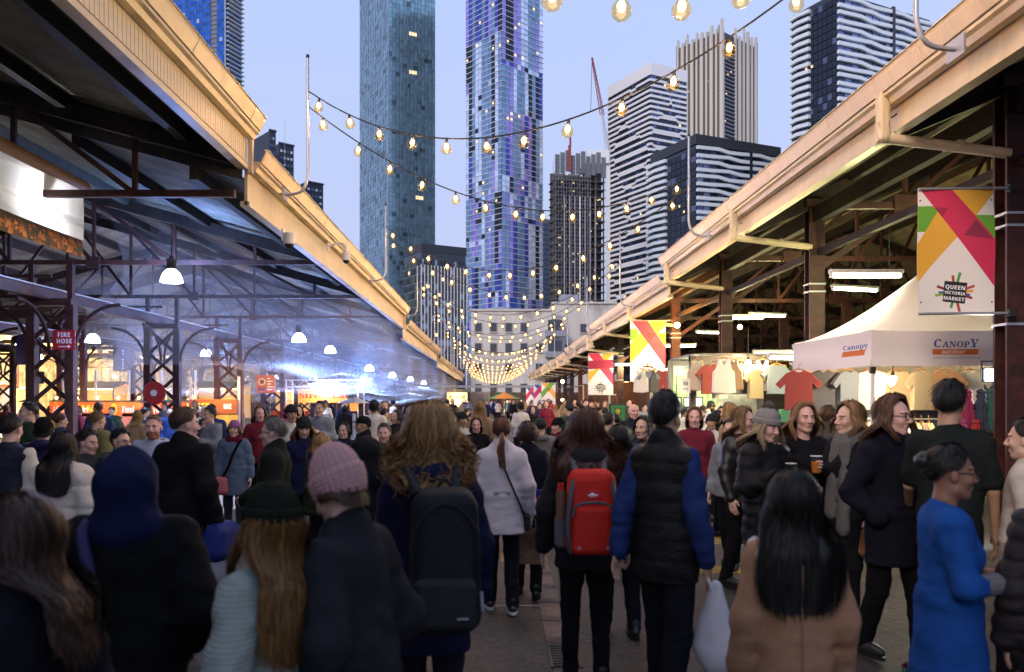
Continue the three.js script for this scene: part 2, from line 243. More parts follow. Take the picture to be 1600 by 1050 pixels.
// ---------------------------------------------------------------- festoon poles and strings
const bulbMat = mm('bulb_glass', [1, .84, .58], .05, { transmission: 1, thickness: 0, ior: 1.45, em: [1.5, .64, .16] });
const filMat = mm('filament_glow', [1, .8, .5], .5, { em: [14, 7.4, 2.3] });
const sockMat = mm('bulb_socket', [.02, .017, .015], .5);
const globeG = new THREE.LatheGeometry([[.012, -.045], [.026, -.062], [.05, -.088], [.066, -.125], [.062, -.162], [.042, -.188], [.015, -.199], [0, -.2]].map(a => new THREE.Vector2(a[0] * 1.25, a[1] * 1.2)), 14);
const socketG = merge([cyl(.02, .016, .06, 0, -.02, 0, 8), cyl(.024, .024, .012, 0, -.048, 0, 8)]);
const filG = new THREE.SphereGeometry(.034, 8, 8).scale(1, 1.5, 1).translate(0, -.125, 0);
{
  const LP = [], RP = [];
  for (let k = 0; k < 12; k++) {
    const dl = k ? 14.2 + (k - 1) * 10.4 : 4.2, dr = 8.05 + k * 9.3, lm = [[13, 6.29], [36, 5.8], [58, 5.27], [999, 4.85]].find(a => dl < a[0])[1], rm = [[22.6, 5.7], [40, 5.25], [52, 4.95], [999, 4.75]].find(a => dr < a[0])[1];
    LP.push({ x: -3.24, d: dl, b: lm, t: 7.8 - Math.max(0, (k - 1) * .12), a: 7.2 - Math.max(0, k - 1) * .16 }); RP.push({ x: 4.22, d: dr, b: rm, t: 7.54 - k * .1, a: (k ? 6.55 : 7.1) - Math.max(0, k - 1) * .1 });
  }
  [[LP, -1], [RP, 1]].forEach(([ps, s]) => ps.forEach((p, k) => {
    const g = thing('festoon_pole', s < 0 ? 'bent galvanised pole on the smoky left shed gutter holding bulb strings' : 'bent galvanised pole on the ochre right shed gutter holding bulb strings', 'pole', V(p.x, p.b, -p.d), 0, s < 0 ? 'festoon poles along the lattice-column shed' : 'festoon poles along the red-column shed');
    const y = -.42;
    mesh('upright', tube([V(.5 * s, y, 0), V(.28 * s, y, 0), V(.1 * s, y + .06, 0), V(.01 * s, y + .26, 0), V(0, y + .5, 0), V(0, (p.t - p.b) * .6, 0), V(0, p.t - p.b, 0)], .027, 40, 8), M.galv, g);
    mesh('cap', cyl(.03, .03, .06, 0, p.t - p.b, 0, 8), M.black, g);
    mesh('wall_plate', box(.02, .2, .3, .4 * s, y, 0), M.galv, g);
    for (const h of [p.a - p.b, p.a - p.b - .27]) mesh('clamp', cyl(.036, .036, .04, 0, h, 0, 8), M.galv, g);
  }));
  const strs = []; for (let k = 0; k < 12; k++) { if (k) strs.push([LP[k], RP[k - 1], 0]); strs.push([LP[k], RP[k], 1]); }
  strs.forEach(([a, b, w], si) => {
    const A = V(a.x, a.a - (w ? .27 : 0), -a.d), B = V(b.x, b.a - (w ? 0 : .27) * .8, -b.d), sag = si === 0 ? 2.05 : (w ? 1.35 : 1.5) * rr(.9, 1.12), pt = t => V(A.x + (B.x - A.x) * t, A.y + (B.y - A.y) * t - 4 * sag * t * (1 - t), A.z + (B.z - A.z) * t);
    const st = thing('bulb_string', 'black cable of warm globe bulbs sagging across the street', 'string light', null, 0, 'festoon bulb strings over the street');
    mesh('cable', new THREE.TubeGeometry(new THREE.CatmullRomCurve3([...Array(21)].map((_, i) => pt(i / 20))), 50, .012, 5), M.black, st);
    const n = si > 8 ? 17 : 13;
    for (let i = 0; i < n; i++) {
      const p = pt((i + .45 + rr(-.06, .06)) / n), bu = part('bulb', st); bu.position.copy(p); bu.rotation.set(rr(-.12, .12), 0, rr(-.14, .14));
      mesh('socket', socketG, sockMat, bu); mesh('globe', globeG, bulbMat, bu); mesh('filament', filG, filMat, bu);
      if (si < 9 && i % 2 === 0 || i % 6 === 3) point('bulb_light', p.clone().add(V(0, -.105, 0)), 0xffc488, si < 9 ? 1.8 : 2.2, 1.2);
    }
  });
}
// ---------------------------------------------------------------- city towers
// local frame of a tower: nearest corner at the origin, "right" face in the plane z=0 (x from 0 to wr), "left" face in the plane x=0 (z from 0 to -wl)
function tower(name, label, xl, xc, xr, D, phi, ytop, cat = 'tower') {
  phi *= Math.PI / 180; const Xc = (xc - PX) / F * D, tr = (xr - PX) / F, tl = (xl - PX) / F;
  const wr = (tr * D - Xc) / (Math.cos(phi) - tr * Math.sin(phi)), wl = (Xc - tl * D) / (Math.sin(phi) + tl * Math.cos(phi));
  const H = EYE + (PY - ytop) / F * D, g = thing(name, label, cat, V(Xc, 0, -D), phi);
  return { g, wr, wl, H };
}
const core = (t, mat, top = 0, inset = .4) => mesh('core', box(t.wr - inset * 2, t.H - top, t.wl - inset * 2, t.wr / 2, (t.H - top) / 2, -t.wl / 2), mat, t.g);
const dummy = new THREE.Object3D(), tmpC = new THREE.Color();
function inst(name, geo, mat, list, parent) { // list of [face, u, y, w, h, depthOut, rgb]
  const im = new THREE.InstancedMesh(geo, mat, list.length); im.name = name; im.userData.kind = 'stuff'; sh(im);
  list.forEach(([f, u, y, w, h, o, c], i) => { dummy.position.set(f ? -o : u, y, f ? -u : o); dummy.rotation.set(0, f ? -Math.PI / 2 : 0, 0); dummy.scale.set(w, h, 1); dummy.updateMatrix(); im.setMatrixAt(i, dummy.matrix); if (c) im.setColorAt(i, tmpC.setRGB(c[0], c[1], c[2])); });
  parent.add(im); return im;
}
const paneG = box(1, 1, .12), glassM = mm('tower_glass', [1, 1, 1], .16, { metalness: .75 }), litM = mm('lit_window', [.5, .4, .25], .5, { em: [.95, .68, .34] });
function lit(t, f, u, y, w, h, o) { const l = mesh('lit_window', paneG, litM, t.g); l.position.set(f ? -o : u, y, f ? -u : o); if (f) l.rotation.y = -Math.PI / 2; l.scale.set(w, h, 1); }
const slabL = (t, y, h, out, mat, name = 'floor_slab') => mesh(name, box(t.wr + out * 2, h, t.wl + out * 2, t.wr / 2, y, -t.wl / 2), mat, t.g);
const darkCore = mm('tower_core', [.17, .18, .2], .35), cladM = mm('dark_cladding', [.03, .034, .04], .5), wBand = mm('white_band', [.82, .81, .8], .55), pBand = mm('pale_band', [.74, .8, .82], .5), blackG = mm('black_glass', [.05, .055, .07], .15, { metalness: .5 });
{ // teal glass tower
  const t = tower('glass_tower', 'tall teal glass tower with fine irregular vertical fins', 562, 607, 680, 540, 28, -150); core(t, darkCore);
  const P = [], fins = [], fh = 3.25, nf = Math.floor(t.H / fh);
  for (const f of [0, 1]) { const W = f ? t.wl : t.wr, n = f ? 12 : 13, w = W / n;
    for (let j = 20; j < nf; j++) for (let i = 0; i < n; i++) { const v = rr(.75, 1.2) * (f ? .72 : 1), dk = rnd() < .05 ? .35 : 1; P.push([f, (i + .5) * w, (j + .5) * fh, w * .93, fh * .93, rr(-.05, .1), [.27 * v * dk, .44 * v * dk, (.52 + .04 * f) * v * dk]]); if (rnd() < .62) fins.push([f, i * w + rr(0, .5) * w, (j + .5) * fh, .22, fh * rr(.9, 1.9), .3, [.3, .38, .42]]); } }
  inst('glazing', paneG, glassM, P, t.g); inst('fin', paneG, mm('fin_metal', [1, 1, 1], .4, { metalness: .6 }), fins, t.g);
  for (let j = 21; j < nf; j++) slabL(t, j * fh, .2, .12, darkCore);
  for (const [y, u] of [[nf - 26, .46], [nf - 34, .46], [nf - 60, .6], [nf - 75, .55], [nf - 78, .58]]) for (let k = 0; k < 3; k++) lit(t, 0, t.wr * u + k * 1.9, (y + .5) * fh, 1.6, 2.4, .12);
  mesh('corner_trim', box(.5, t.H, .5, -.2, t.H / 2, .2), mm('pale_trim', [.35, .42, .46], .4, { metalness: .5 }), t.g);
}
{ // blue and violet panelled tower
  const t = tower('glass_tower', 'tall tower of blue, violet and silver glass panels with pale floor lines', 728, 784, 848, 475, 42, -150); core(t, darkCore);
  const P = [], fh = 3.25, nf = Math.floor(t.H / fh), C = { b: [.07, .095, .42], v: [.36, .29, .68], s: [.68, .76, .9], t: [.22, .33, .48], k: [.03, .035, .05] };
  for (const f of [0, 1]) { const W = f ? t.wl : t.wr, n = 11, w = W / n; let st = [];
    for (let j = 8; j < nf; j++) { if (!st.length || rnd() < .12) st = [...Array(n)].map(() => pick(f ? 'tttbbbvtks' : 'ssttbvvtsk')); if (rnd() < .3) { const q = Math.floor(rnd() * n); st[q] = pick(f ? 'tbvsk' : 'sbvtk'); }
      const low = j < nf * .68; for (let i = 0; i < n; i++) { let c = C[st[i]]; if (low && f && rnd() < .1) c = pick([C.s, C.k]); const v = rr(.75, 1.15); P.push([f, (i + .5) * w, (j + .5) * fh, w * .94, fh * .86, .25 * Math.sin(j * .2 + i * .5) * .5 + rr(-.04, .08), c.map(a => a * v)]); } } }
  inst('glazing', paneG, glassM, P, t.g);
  for (let j = 9; j < nf; j++) slabL(t, j * fh, .34, .28 + .15 * Math.sin(j * .22), mm('slab_silver', [.62, .66, .75], .5));
  for (let k = 0; k < 34; k++) { const f = rnd() < .5 ? 1 : 0, W = f ? t.wl : t.wr, j = Math.floor(rr(24, nf - 8)); lit(t, f, (Math.floor(rr(0, 11)) + .5) * W / 11, (j + .5) * fh, W / 11 * .5, 1.4, .2); }
}
{ // blue tower at the left edge of the sky
  const t = tower('glass_tower', 'bright blue glass tower with white balcony edges above the left shed', 255, 352, 378, 560, 68, -150); core(t, darkCore);
  const P = [], fh = 3.2, nf = Math.floor(t.H / fh);
  for (let j = 60; j < nf; j++) { for (let i = 0; i < 22; i++) { const w = t.wl / 22, rec = i === 3 || i === 4, v = rr(.7, 1.25); P.push([1, (i + .5) * w, (j + .5) * fh, w * .92, fh * .84, rec ? -.9 : 0, rec ? [.02, .03, .06] : rnd() < .06 ? [.5, .6, .8] : [.04 * v, .16 * v, .55 * v]]); } for (let i = 0; i < 4; i++) { const w = t.wr / 4; P.push([0, (i + .5) * w, (j + .5) * fh, w * .9, fh * .8, 0, rnd() < .4 ? [.02, .025, .05] : [.05, .15, .42]]); }
    mesh('balcony', box(t.wr * .98, .5, 2.2 + (j % 5 < 3 ? .8 : 0), t.wr * .52, j * fh, .9), wBand, t.g); slabL(t, j * fh, .22, .1, darkCore); }
  inst('glazing', paneG, glassM, P, t.g); mesh('corner_trim', box(.7, t.H, .7, -.3, t.H / 2, .3), mm('pale_trim'), t.g);
}
function ribbon(pts, th, out) { // closed strip: pts = [u,y] centre line, th = height, swept outwards by out
  const up = pts.map(([u, y]) => [u, y + th / 2]), dn = pts.map(([u, y]) => [u, y - th / 2]).reverse(); return extr([...up, ...dn], out);
}
{ // white banded tower with stepped ledges
  const t = tower('banded_tower', 'dark tower wrapped in stepped white ledges beside the fin tower', 950, 1016, 1073, 475, 27, 114); core(t, blackG, 0, .3);
  const fh = 3.15, nf = Math.floor(t.H / fh), P = [];
  for (let j = 14; j < nf; j++) { const y = j * fh; for (const f of [0, 1]) { const W = f ? t.wl : t.wr, a = W * (.3 + .28 * Math.sin(j * .35 + f)), b = W * (.62 + .2 * Math.sin(j * .25 + 2)), s = (j % 3 - 1) * .9, lo = Math.min(a, b), hi = Math.max(a, b);
      const rb = mesh('ledge', ribbon([[0, y], [lo, y], [lo + .9, y + s], [hi, y + s], [hi + .9, y], [W, y]].map(([u, v]) => [f ? -u : u, v]), 1.45, .55), wBand, t.g); if (f) rb.rotation.y = -Math.PI / 2;
      const n = 12; for (let i = 0; i < n; i++) P.push([f, (i + .5) * W / n, y + fh / 2, W / n * .85, fh * .55, .05, rnd() < .25 ? [.12, .17, .32] : [.05, .06, .09]]); } }
  inst('glazing', paneG, glassM, P, t.g);
  for (let k = 0; k < 9; k++) lit(t, rnd() < .5 ? 1 : 0, rr(3, t.wr - 3), (Math.floor(rr(20, nf)) + .5) * fh, 1.4, 1.2, .15);
  mesh('crown', box(1, 7, t.wl, 0, t.H + 2.5, -t.wl / 2 + .2), wBand, t.g);
  mesh('crown', box(t.wr, 7, 1, t.wr / 2, t.H + 2.5, .2), wBand, t.g); mesh('plant_room', box(t.wr * .8, 6, t.wl * .8, t.wr / 2, t.H + 2.9, -t.wl / 2), darkCore, t.g);
}
{ // vertical fin tower
  const t = tower('fin_tower', 'tall tower with white and bronze vertical fins of uneven height', 1060, 1128, 1180, 650, 40, 48); core(t, blackG, 0, .2);
  const fin = mm('white_fin', [.8, .77, .72], .5, { map: T.paint }), brz = mm('bronze_fin', [.24, .16, .08], .5, { metalness: .3 });
  for (const f of [0, 1]) { const W = f ? t.wl : t.wr, n = f ? 9 : 8; for (let i = 0; i <= n; i++) { const u = W * i / n, hh = t.H + rr(1, 12), wd = (i % 2 ? 1.7 : 2.9); if (!f && i >= 1 && i <= 2) continue; const a = mesh('fin', box(f ? 1.4 : wd, hh, f ? wd : 1.4, f ? -.5 : u, hh / 2, f ? -u : .5), fin, t.g); const b = mesh('fin', box(f ? .9 : .8, hh - 4, f ? .8 : .9, f ? -.4 : u + wd * .8, (hh - 4) / 2, f ? -u - wd * .8 : .4), brz, t.g); } }
  const nf = Math.floor(t.H / 3.2); for (let j = 60; j < nf; j++) { mesh('balcony', box(t.wr * .3, .9, 1.6, t.wr * .2, j * 3.2, .5), mm('grey_balcony', [.2, .2, .22], .7), t.g); if (rnd() < .35) lit(t, 0, t.wr * rr(.08, .32), j * 3.2 + 1.6, 1.6, 1.3, .12); if (rnd() < .12) lit(t, 1, rr(.2, .9) * t.wl, j * 3.2 + 1.6, 1.2, 1.2, .12); }
}
function zigTower(name, label, xl, xc, xr, D, phi, ytop, j0, cap, stack) {
  const t = tower(name, label, xl, xc, xr, D, phi, ytop), fh = 3.15, nf = Math.floor(t.H / fh), P = []; core(t, blackG, 0, .3);
  for (let j = j0; j <= nf; j++) { const y = j * fh, W = t.wr, n = 9;
    const pts = [...Array(n + 1)].map((_, i) => [W * i / n, y + [0, .25, .5, -.35, -.2, .15, .45, -.3, -.2, .1][(i + (j % 2) * 3) % 10]]);
    mesh('ledge', ribbon(pts, 1.5, 1.1), pBand, t.g);
    const a = mesh('ledge', ribbon([[-t.wl, y], [-t.wl * .83, y + .35], [-t.wl * (1 - stack), y - .25]], 1.5, 1.4), pBand, t.g); a.rotation.y = -Math.PI / 2;
    if (j < nf) { for (let i = 0; i < 14; i++) P.push([0, (i + .5) * W / 14, y + fh / 2, W / 14 * .9, fh * .6, .06, rnd() < .3 ? [.16, .2, .38] : rnd() < .3 ? [.3, .35, .55] : [.05, .06, .10]]); for (let i = 0; i < 10; i++) P.push([1, (i + .5) * t.wl / 10, y + fh / 2, t.wl / 10 * .9, fh * .82, .06, rnd() < .15 ? [.13, .14, .2] : [.035, .04, .055]]); } }
  inst('glazing', paneG, glassM, P, t.g);
  for (let k = 0; k < 5; k++) lit(t, 1, rr(.1, .7) * t.wl, (Math.floor(rr(j0, nf)) + .5) * fh, 1, 1, .15);
  if (cap) mesh('roof_cap', box(t.wr * .92, cap, t.wl * .95, t.wr * .47, t.H + cap / 2 + .8, -t.wl / 2), cladM, t.g);
  mesh('dark_seam', box(1.4, t.H, 1, t.wr * .56, t.H / 2, .9), blackG, t.g);  // dark strip set on the facade for its vertical seam
  return t;
}
zigTower('balcony_tower', 'lower dark tower with faceted pale balcony ledges and black roof cap', 1013, 1088, 1232, 360, 24, 226, 12, 4.5, .42);
zigTower('balcony_tower', 'tall black tower with faceted pale balcony ledges above the right shed', 1237, 1308, 1455, 326, 26, -14, 20, 0, .44);
{ // dark office block with climbing green and a white-gridded block
  const t = tower('apartment_block', 'dark block with white window grid and black patterned flank below the violet tower', 630, 658, 729, 300, 30, 392); core(t, blackG, 0, .2);
  const P = [], fh = 3, nf = Math.floor(t.H / fh); for (let j = 5; j < nf; j++) { for (let i = 0; i < 14; i++) P.push([0, (i + .5) * t.wr / 14, (j + .5) * fh, t.wr / 14 * .7, fh * .7, .05, rnd() < .25 ? [.3, .34, .4] : [.06, .065, .075]]); for (let i = 0; i < 9; i++) P.push([1, (i + .5) * t.wl / 9, (j + .5) * fh, t.wl / 9 * rr(.5, 1.05), fh * rr(.5, 1), .05, pick([[.02, .02, .02], [.06, .1, .05], [.1, .14, .07], [.015, .02, .02]])]); slabL(t, j * fh, .3, .1, darkCore); }
  inst('glazing', paneG, glassM, P, t.g); for (let i = 0; i <= 14; i++) mesh('mullion', box(.22, t.H - 18, .4, t.wr * i / 14, t.H / 2 + 4, .2), wBand, t.g);
  mesh('roof_cap', box(t.wr, 3, t.wl, t.wr / 2, t.H + 1.4, -t.wl / 2), cladM, t.g);
  for (let k = 0; k < 8; k++) lit(t, rnd() < .4 ? 1 : 0, rr(2, t.wl - 2), (Math.floor(rr(8, nf)) + .5) * fh, 1.3, 1.3, .14);
}
for (const [xl, xc, xr, yt, D, lab] of [[393, 421, 431, 204, 380, 'black block with antenna peeping over the left gutter'], [429, 436, 459, 224, 400, 'dark blue block stepping down behind the left gutter'], [468, 478, 505, 284, 420, 'small grey block with crown rail behind the left gutter']]) {
  const t = tower('dark_block', lab, xl, xc, xr, D, 40, yt, 'building'); core(t, mm('navy_wall', [.025, .028, .05], .6), 0, 0);
  for (let j = 1; j < 9; j++) for (let i = 0; i < 4; i++) { const w = mesh('window', paneG, rnd() < .25 ? wBand : glassM.clone ? mm('dim_glass', [.1, .16, .25], .2, { metalness: .6 }) : glassM, t.g); w.position.set(t.wr * (.15 + .23 * i), t.H - 3.4 * j, .05); w.scale.set(t.wr * .13, 1.1, 1); }
  mesh('parapet', box(t.wr + .6, .9, .5, t.wr / 2, t.H + .3, .1), mm('navy_wall'), t.g); if (xl < 400) mesh('antenna', cyl(.15, .1, 22, t.wr * 3, t.H - 2, -4, 6), M.galv, t.g);
}
{ // grey tower sliver behind the construction site
  const t = tower('apartment_block', 'narrow pale grey block between the violet tower and the scaffold', 846, 850, 868, 520, 20, 342); core(t, mm('grey_wall', [.3, .31, .35], .7));
  for (let j = 12; j < t.H / 3.2 - 1; j++) for (let i = 0; i < 4; i++) { const w = mesh('window', paneG, mm('dim_glass'), t.g); w.position.set(t.wr * (.14 + .24 * i), (j + .5) * 3.2, .06); w.scale.set(t.wr * .16, 1.8, 1); }
}
{ // tower under construction with scaffold and cranes
  const t = tower('construction_tower', 'unfinished concrete tower wrapped in scaffold with red crane mast', 857, 866, 946, 345, 12, 262), cc = mm('raw_concrete', [.2, .19, .18], .9, { map: T.patch }), fh = 3.4, nf = Math.floor(t.H / fh);
  for (let j = 0; j < nf; j++) { slabL(t, j * fh, .35, 0, cc); for (let i = 0; i <= 6; i++) { const c = mesh('pillar', box(.6, fh - .36, .6, t.wr * (.03 + .94 * i / 6), j * fh + fh / 2, -.6), cc, t.g); } if (j > 8) for (let k = 0; k < 2; k++) { const l = mesh('work_light', box(.7, .4, .3), litM, t.g); l.position.set(rr(.1, .95) * t.wr, j * fh + fh - .6, -rr(.6, 2.5)); } }
  mesh('lift_core', box(t.wr * .3, t.H + 4, t.wl * .6 + 3, t.wr * .82, t.H / 2 + 2, -t.wl * .6 - 2), cc, t.g); mesh('back_wall', box(t.wr * .98, t.H - 1, .4, t.wr / 2, t.H / 2, -t.wl * .8), mm('raw_concrete_dark', [.1, .095, .09], .9), t.g);
  const sc = []; for (let i = 0; i <= 14; i++) { const x = t.wr * .72 * i / 14 - .8; sc.push(box(.14, t.H - 36, .14, x, t.H / 2 + 20, 1.1)); if (i < 14) for (let j = 12; j < nf + 2; j++) { sc.push(box(t.wr * .72 / 14, .1, .1, x + 1, j * fh, 1.1), box(t.wr * .72 / 14, .1, .1, x + 1, j * fh + 1.6, 1.1)); if ((i + j) % 3 === 0) sc.push(bar(V(x, j * fh, 1.1), V(x + 2, j * fh + fh, 1.1), .08, .08)); } } mesh('scaffold', merge(sc), mm('scaffold_tube', [.28, .28, .3], .5, { metalness: .4 }), t.g);
  for (let i = 0; i < 10; i++) mesh('safety_screen', box(t.wr * .09, 9, .15, t.wr * (.05 + .1 * i), t.H + 1 + (i % 3), .9), mm('mesh_screen', [.17, .18, .2], .8), t.g);
  for (let i = 0; i < 7; i++) { const w = mesh('timber_screen', box(.5, 60, .2, t.wr * (.18 + .1 * i), 58, 1.3), i === 3 ? wBand : mm('brace_steel', [.35, .33, .36], .6), t.g); w.rotation.z = 0; }
  const red = mm('crane_red', [.3, .045, .04], .5);
  const c1 = thing('crane_mast', 'short red crane mast standing on the scaffolded tower', 'crane', at(890, 262, 345)); mesh('mast', box(1.2, 11, 1.2, 0, 4, 0), red, c1); mesh('jib', box(.8, 4, .8, .3, 11, 0), red, c1);
  const lat = (a, b, w, mat, name, par) => { const l = [], n = 14, d = V().subVectors(b, a), s = V(w, 0, 0), e = V(0, 0, w); for (const o of [s, s.clone().negate(), e]) l.push(rod(a.clone().add(o), b.clone().addScaledVector(o, .3), .22, 5)); for (let i = 0; i < n; i++) { const p = a.clone().addScaledVector(d, i / n), q = a.clone().addScaledVector(d, (i + 1) / n); const k = 1 - .7 * i / n; l.push(rod(p.clone().addScaledVector(s, k), q.clone().addScaledVector(s, -k), .13, 4), rod(p.clone().addScaledVector(s, -k), q.clone().addScaledVector(s, k), .13, 4)); } mesh(name, merge(l), mat, par); };
  const p0 = at(950, 238, 420), p1 = at(941, 180, 420), p2 = at(925, 90, 420), base = p0.clone(); base.y = 0;
  const c2 = thing('luffing_crane', 'luffing tower crane with red and white lattice jib behind the banded tower', 'crane', base), o = p => p.clone().sub(base);
  lat(o(p0), o(p1), 1.3, mm('crane_white', [.65, .62, .65], .5), 'jib_base', c2); lat(o(p1), o(p2), 1.1, red, 'jib_tip', c2); mesh('mast', box(2, o(p0).y, 2, 0, o(p0).y / 2, 0), wBand, c2); mesh('hoist_rope', rod(o(p2), o(at(923, 172, 420)), .12, 4), M.black, c2);
  const cb = mesh('counterweight_box', rbox(11, 7, 5, .3, o(at(935, 245, 420)).x, o(at(935, 247, 420)).y, 0), wBand, c2);
}
{ // white market-end building
  const D = 128, wh = mm('render_white', [.8, .78, .76], .8, { map: T.paint }), a0 = at(736, 486, D), a1 = at(962, 474, D);
  const b = thing('white_building', 'white rendered building with small dark windows closing the street', 'building', V(a0.x, 0, -D)), W = a1.x - a0.x, H = a0.y;
  mesh('wall', box(W * .56, H, 14, W * .28, H / 2, -7), wh, b); mesh('wall', box(W * .455, H + 1.3, 12, W * .56 + W * .23, (H + 1.3) / 2, -7.5), wh, b); mesh('parapet', box(W * .6, .3, .4, W * .29, H + .16, .05), wh, b); mesh('parapet', box(W * .46, .3, .4, W * .79, H + 1.46, -1.4), wh, b);
  mesh('roof_tank', rbox(3, 2, 3, .1, W * .7, H + 2.2, -6), mm('grey_wall'), b); mesh('roof_tank', rbox(2, 1.2, 2, .1, W * .2, H + .6, -6), mm('grey_wall'), b);
  const win = mm('dim_window', [.06, .065, .08], .25), frame = mm('window_frame', [.3, .3, .3], .6);
  for (let r = 0; r < 4; r++) for (let i = 0; i < 9; i++) { if (hash3(r, i, 9) < .28) continue; const x = W * (.05 + .105 * i), z = x > W * .55 ? -1.45 : .05, y = H - 2.6 - r * 3.2; const f = mesh('window', box(1.15, 1.5, .16, x, y, z), frame, b); mesh('pane', box(.95, 1.3, .06, x, y, z + .08), win, f); mesh('sill', box(1.3, .1, .3, x, y - .8, z + .1), wh, f); }
  for (let r = 0; r < 3; r++) { mesh('balcony', box(3.2, .9, 1.2, W * .58, H - 3.6 - r * 3.3, .4), mm('grey_wall'), b); mesh('balcony_door', box(2.2, 2, .1, W * .58, H - 2.4 - r * 3.3, .03), win, b); }
}
// ---------------------------------------------------------------- lettering and prints
function canvas(w, h, fn) { const c = document.createElement('canvas'); c.width = w; c.height = h; fn(c.getContext('2d'), w, h); const t = new THREE.CanvasTexture(c); t.colorSpace = THREE.SRGBColorSpace; return t; }
function poly(x, col, pts) { x.fillStyle = col; x.beginPath(); pts.forEach((p, i) => i ? x.lineTo(p[0], p[1]) : x.moveTo(p[0], p[1])); x.closePath(); x.fill(); }
const bannerTex = v => canvas(256, 440, (x, w, h) => {
  x.fillStyle = '#ece7e0'; x.fillRect(0, 0, w, h);
  const Y = '#e8ae3a', R = '#cf2f55', D = '#a51f45', G = '#6aaa35', B = '#3557a8';
  if (v === 0) { poly(x, G, [[0, 60], [60, 60], [95, 105], [40, 150], [0, 150]]); poly(x, G, [[256, 95], [190, 95], [170, 120], [256, 185]]); poly(x, Y, [[110, 0], [256, 0], [256, 18], [0, 330], [0, 195]]); poly(x, R, [[8, 0], [110, 0], [256, 180], [256, 345]]); poly(x, D, [[55, 65], [100, 68], [80, 100]]); poly(x, '#8f2a48', [[190, 110], [150, 165], [248, 180]]); }
  else if (v === 1) { poly(x, G, [[0, 60], [50, 60], [70, 140], [0, 145]]); poly(x, G, [[256, 90], [190, 90], [256, 190]]); poly(x, Y, [[150, 0], [256, 0], [256, 30], [0, 310], [0, 170]]); poly(x, R, [[10, 0], [125, 0], [256, 190], [256, 340]]); poly(x, D, [[120, 80], [190, 95], [140, 150]]); poly(x, '#8f2a48', [[185, 160], [240, 165], [205, 215]]); }
  else if (v === 2) { poly(x, Y, [[160, 0], [256, 0], [0, 310], [0, 190], [60, 180]]); poly(x, R, [[0, 10], [0, 0], [110, 0], [256, 210], [256, 340]]); poly(x, D, [[0, 80], [256, 65], [256, 155], [0, 170]]); }
  else { poly(x, v === 3 ? B : Y, [[0, 0], [110, 0], [256, 200], [256, 330]]); poly(x, v === 3 ? R : G, [[256, 0], [150, 0], [0, 180], [0, 320]]); poly(x, D, [[100, 110], [150, 110], [128, 165]]); }
  x.save(); x.translate(128, 365); x.rotate(.12);
  [['#b5483f', -14, -60], ['#4f9a3f', 8, -72], ['#b5483f', 60, -30], ['#e0a13a', 58, -12], ['#3b5f9f', 50, 4], ['#8a2a4a', 58, 14], ['#8a2a4a', -62, -16], ['#3b5f9f', -54, 6], ['#8fb03f', -66, 18], ['#4f9a3f', -8, 56], ['#b5483f', 22, 66]].forEach(([c, a, b]) => { x.strokeStyle = c; x.lineWidth = 9; x.beginPath(); x.moveTo(a * .5, b * .5); x.lineTo(a, b); x.stroke(); });
  x.fillStyle = '#16171a'; x.fillRect(-38, -38, 74, 74); x.fillStyle = '#fff'; x.font = 'bold 20px sans-serif'; x.fillText('QUEEN', -34, -12); x.font = 'bold 15px sans-serif'; x.fillText('VICTORIA', -35, 7); x.font = 'bold 18px sans-serif'; x.fillText('MARKET', -37, 28); x.restore();
  x.fillStyle = '#333'; for (const [a, b] of [[8, 40], [248, 40], [8, 400], [248, 400]]) { x.beginPath(); x.arc(a, b, 3, 0, 7); x.fill(); }
});
const bMats = [0, 1, 2, 3, 4].map(v => mm('banner_print_' + v, [.95, .95, .95], .65, { map: bannerTex(v), bumpMap: T.weave, bumpScale: .002 }));
function sheet(w, h, wave = .03, nx = 10, ny = 14, s = 0) { const g = new THREE.BoxGeometry(w, h, .006, nx, ny, 1), p = g.attributes.position; for (let i = 0; i < p.count; i++) { const x = p.getX(i), y = p.getY(i); p.setZ(i, p.getZ(i) + wave * Math.sin(x * 5 / w + y * 2.2 / h + s) * .6 + wave * .5 * Math.sin(y * 7 / h + s * 2 + x * 2 / w)); } g.computeVertexNormals(); return g; }
[[1436, 1551, 295, 490, 9.75, 0, 'large market banner with red and yellow ribbons hung beside the tent', .2], [985, 1040, 501, 596, 27.6, 1, 'market banner with red and yellow ribbons beside the fluorescent-lit stall', .1], [919, 958, 552, 617, 40.4, 2, 'market banner with a broad red crossbar beyond the stalls', .1], [846, 868, 598, 633, 64, 4, 'yellow and green market banner hung far along the right shed', .5], [834, 854, 601, 634, 70, 3, 'blue and red market banner hung far along the right shed', .5], [822, 838, 605, 634, 80, 3, 'farthest small blue and red market banner by the street end', .6]].forEach(([x0, x1, y0, y1, d, v, lab, turn]) => {
  const a = at(x0, y0, d), b = at(x1, y1, d), w = b.x - a.x, h = a.y - b.y, g = thing('market_banner', lab, 'banner', V((a.x + b.x) / 2, b.y, -d), -turn * .3, 'banners hung from the right shed columns');
  mesh('cloth', sheet(w, h, .035, 10, 14, v).translate(0, h / 2, 0), bMats[v], g);
  for (const y of [0, h]) { mesh('rail', rod(V(-w / 2, y, .012), V(w / 2 + .22, y, .012), .018), M.galv, g); mesh('bracket', rbox(.1, .1, .1, .015, w / 2 + .2, y, 0), M.black, g); }
});
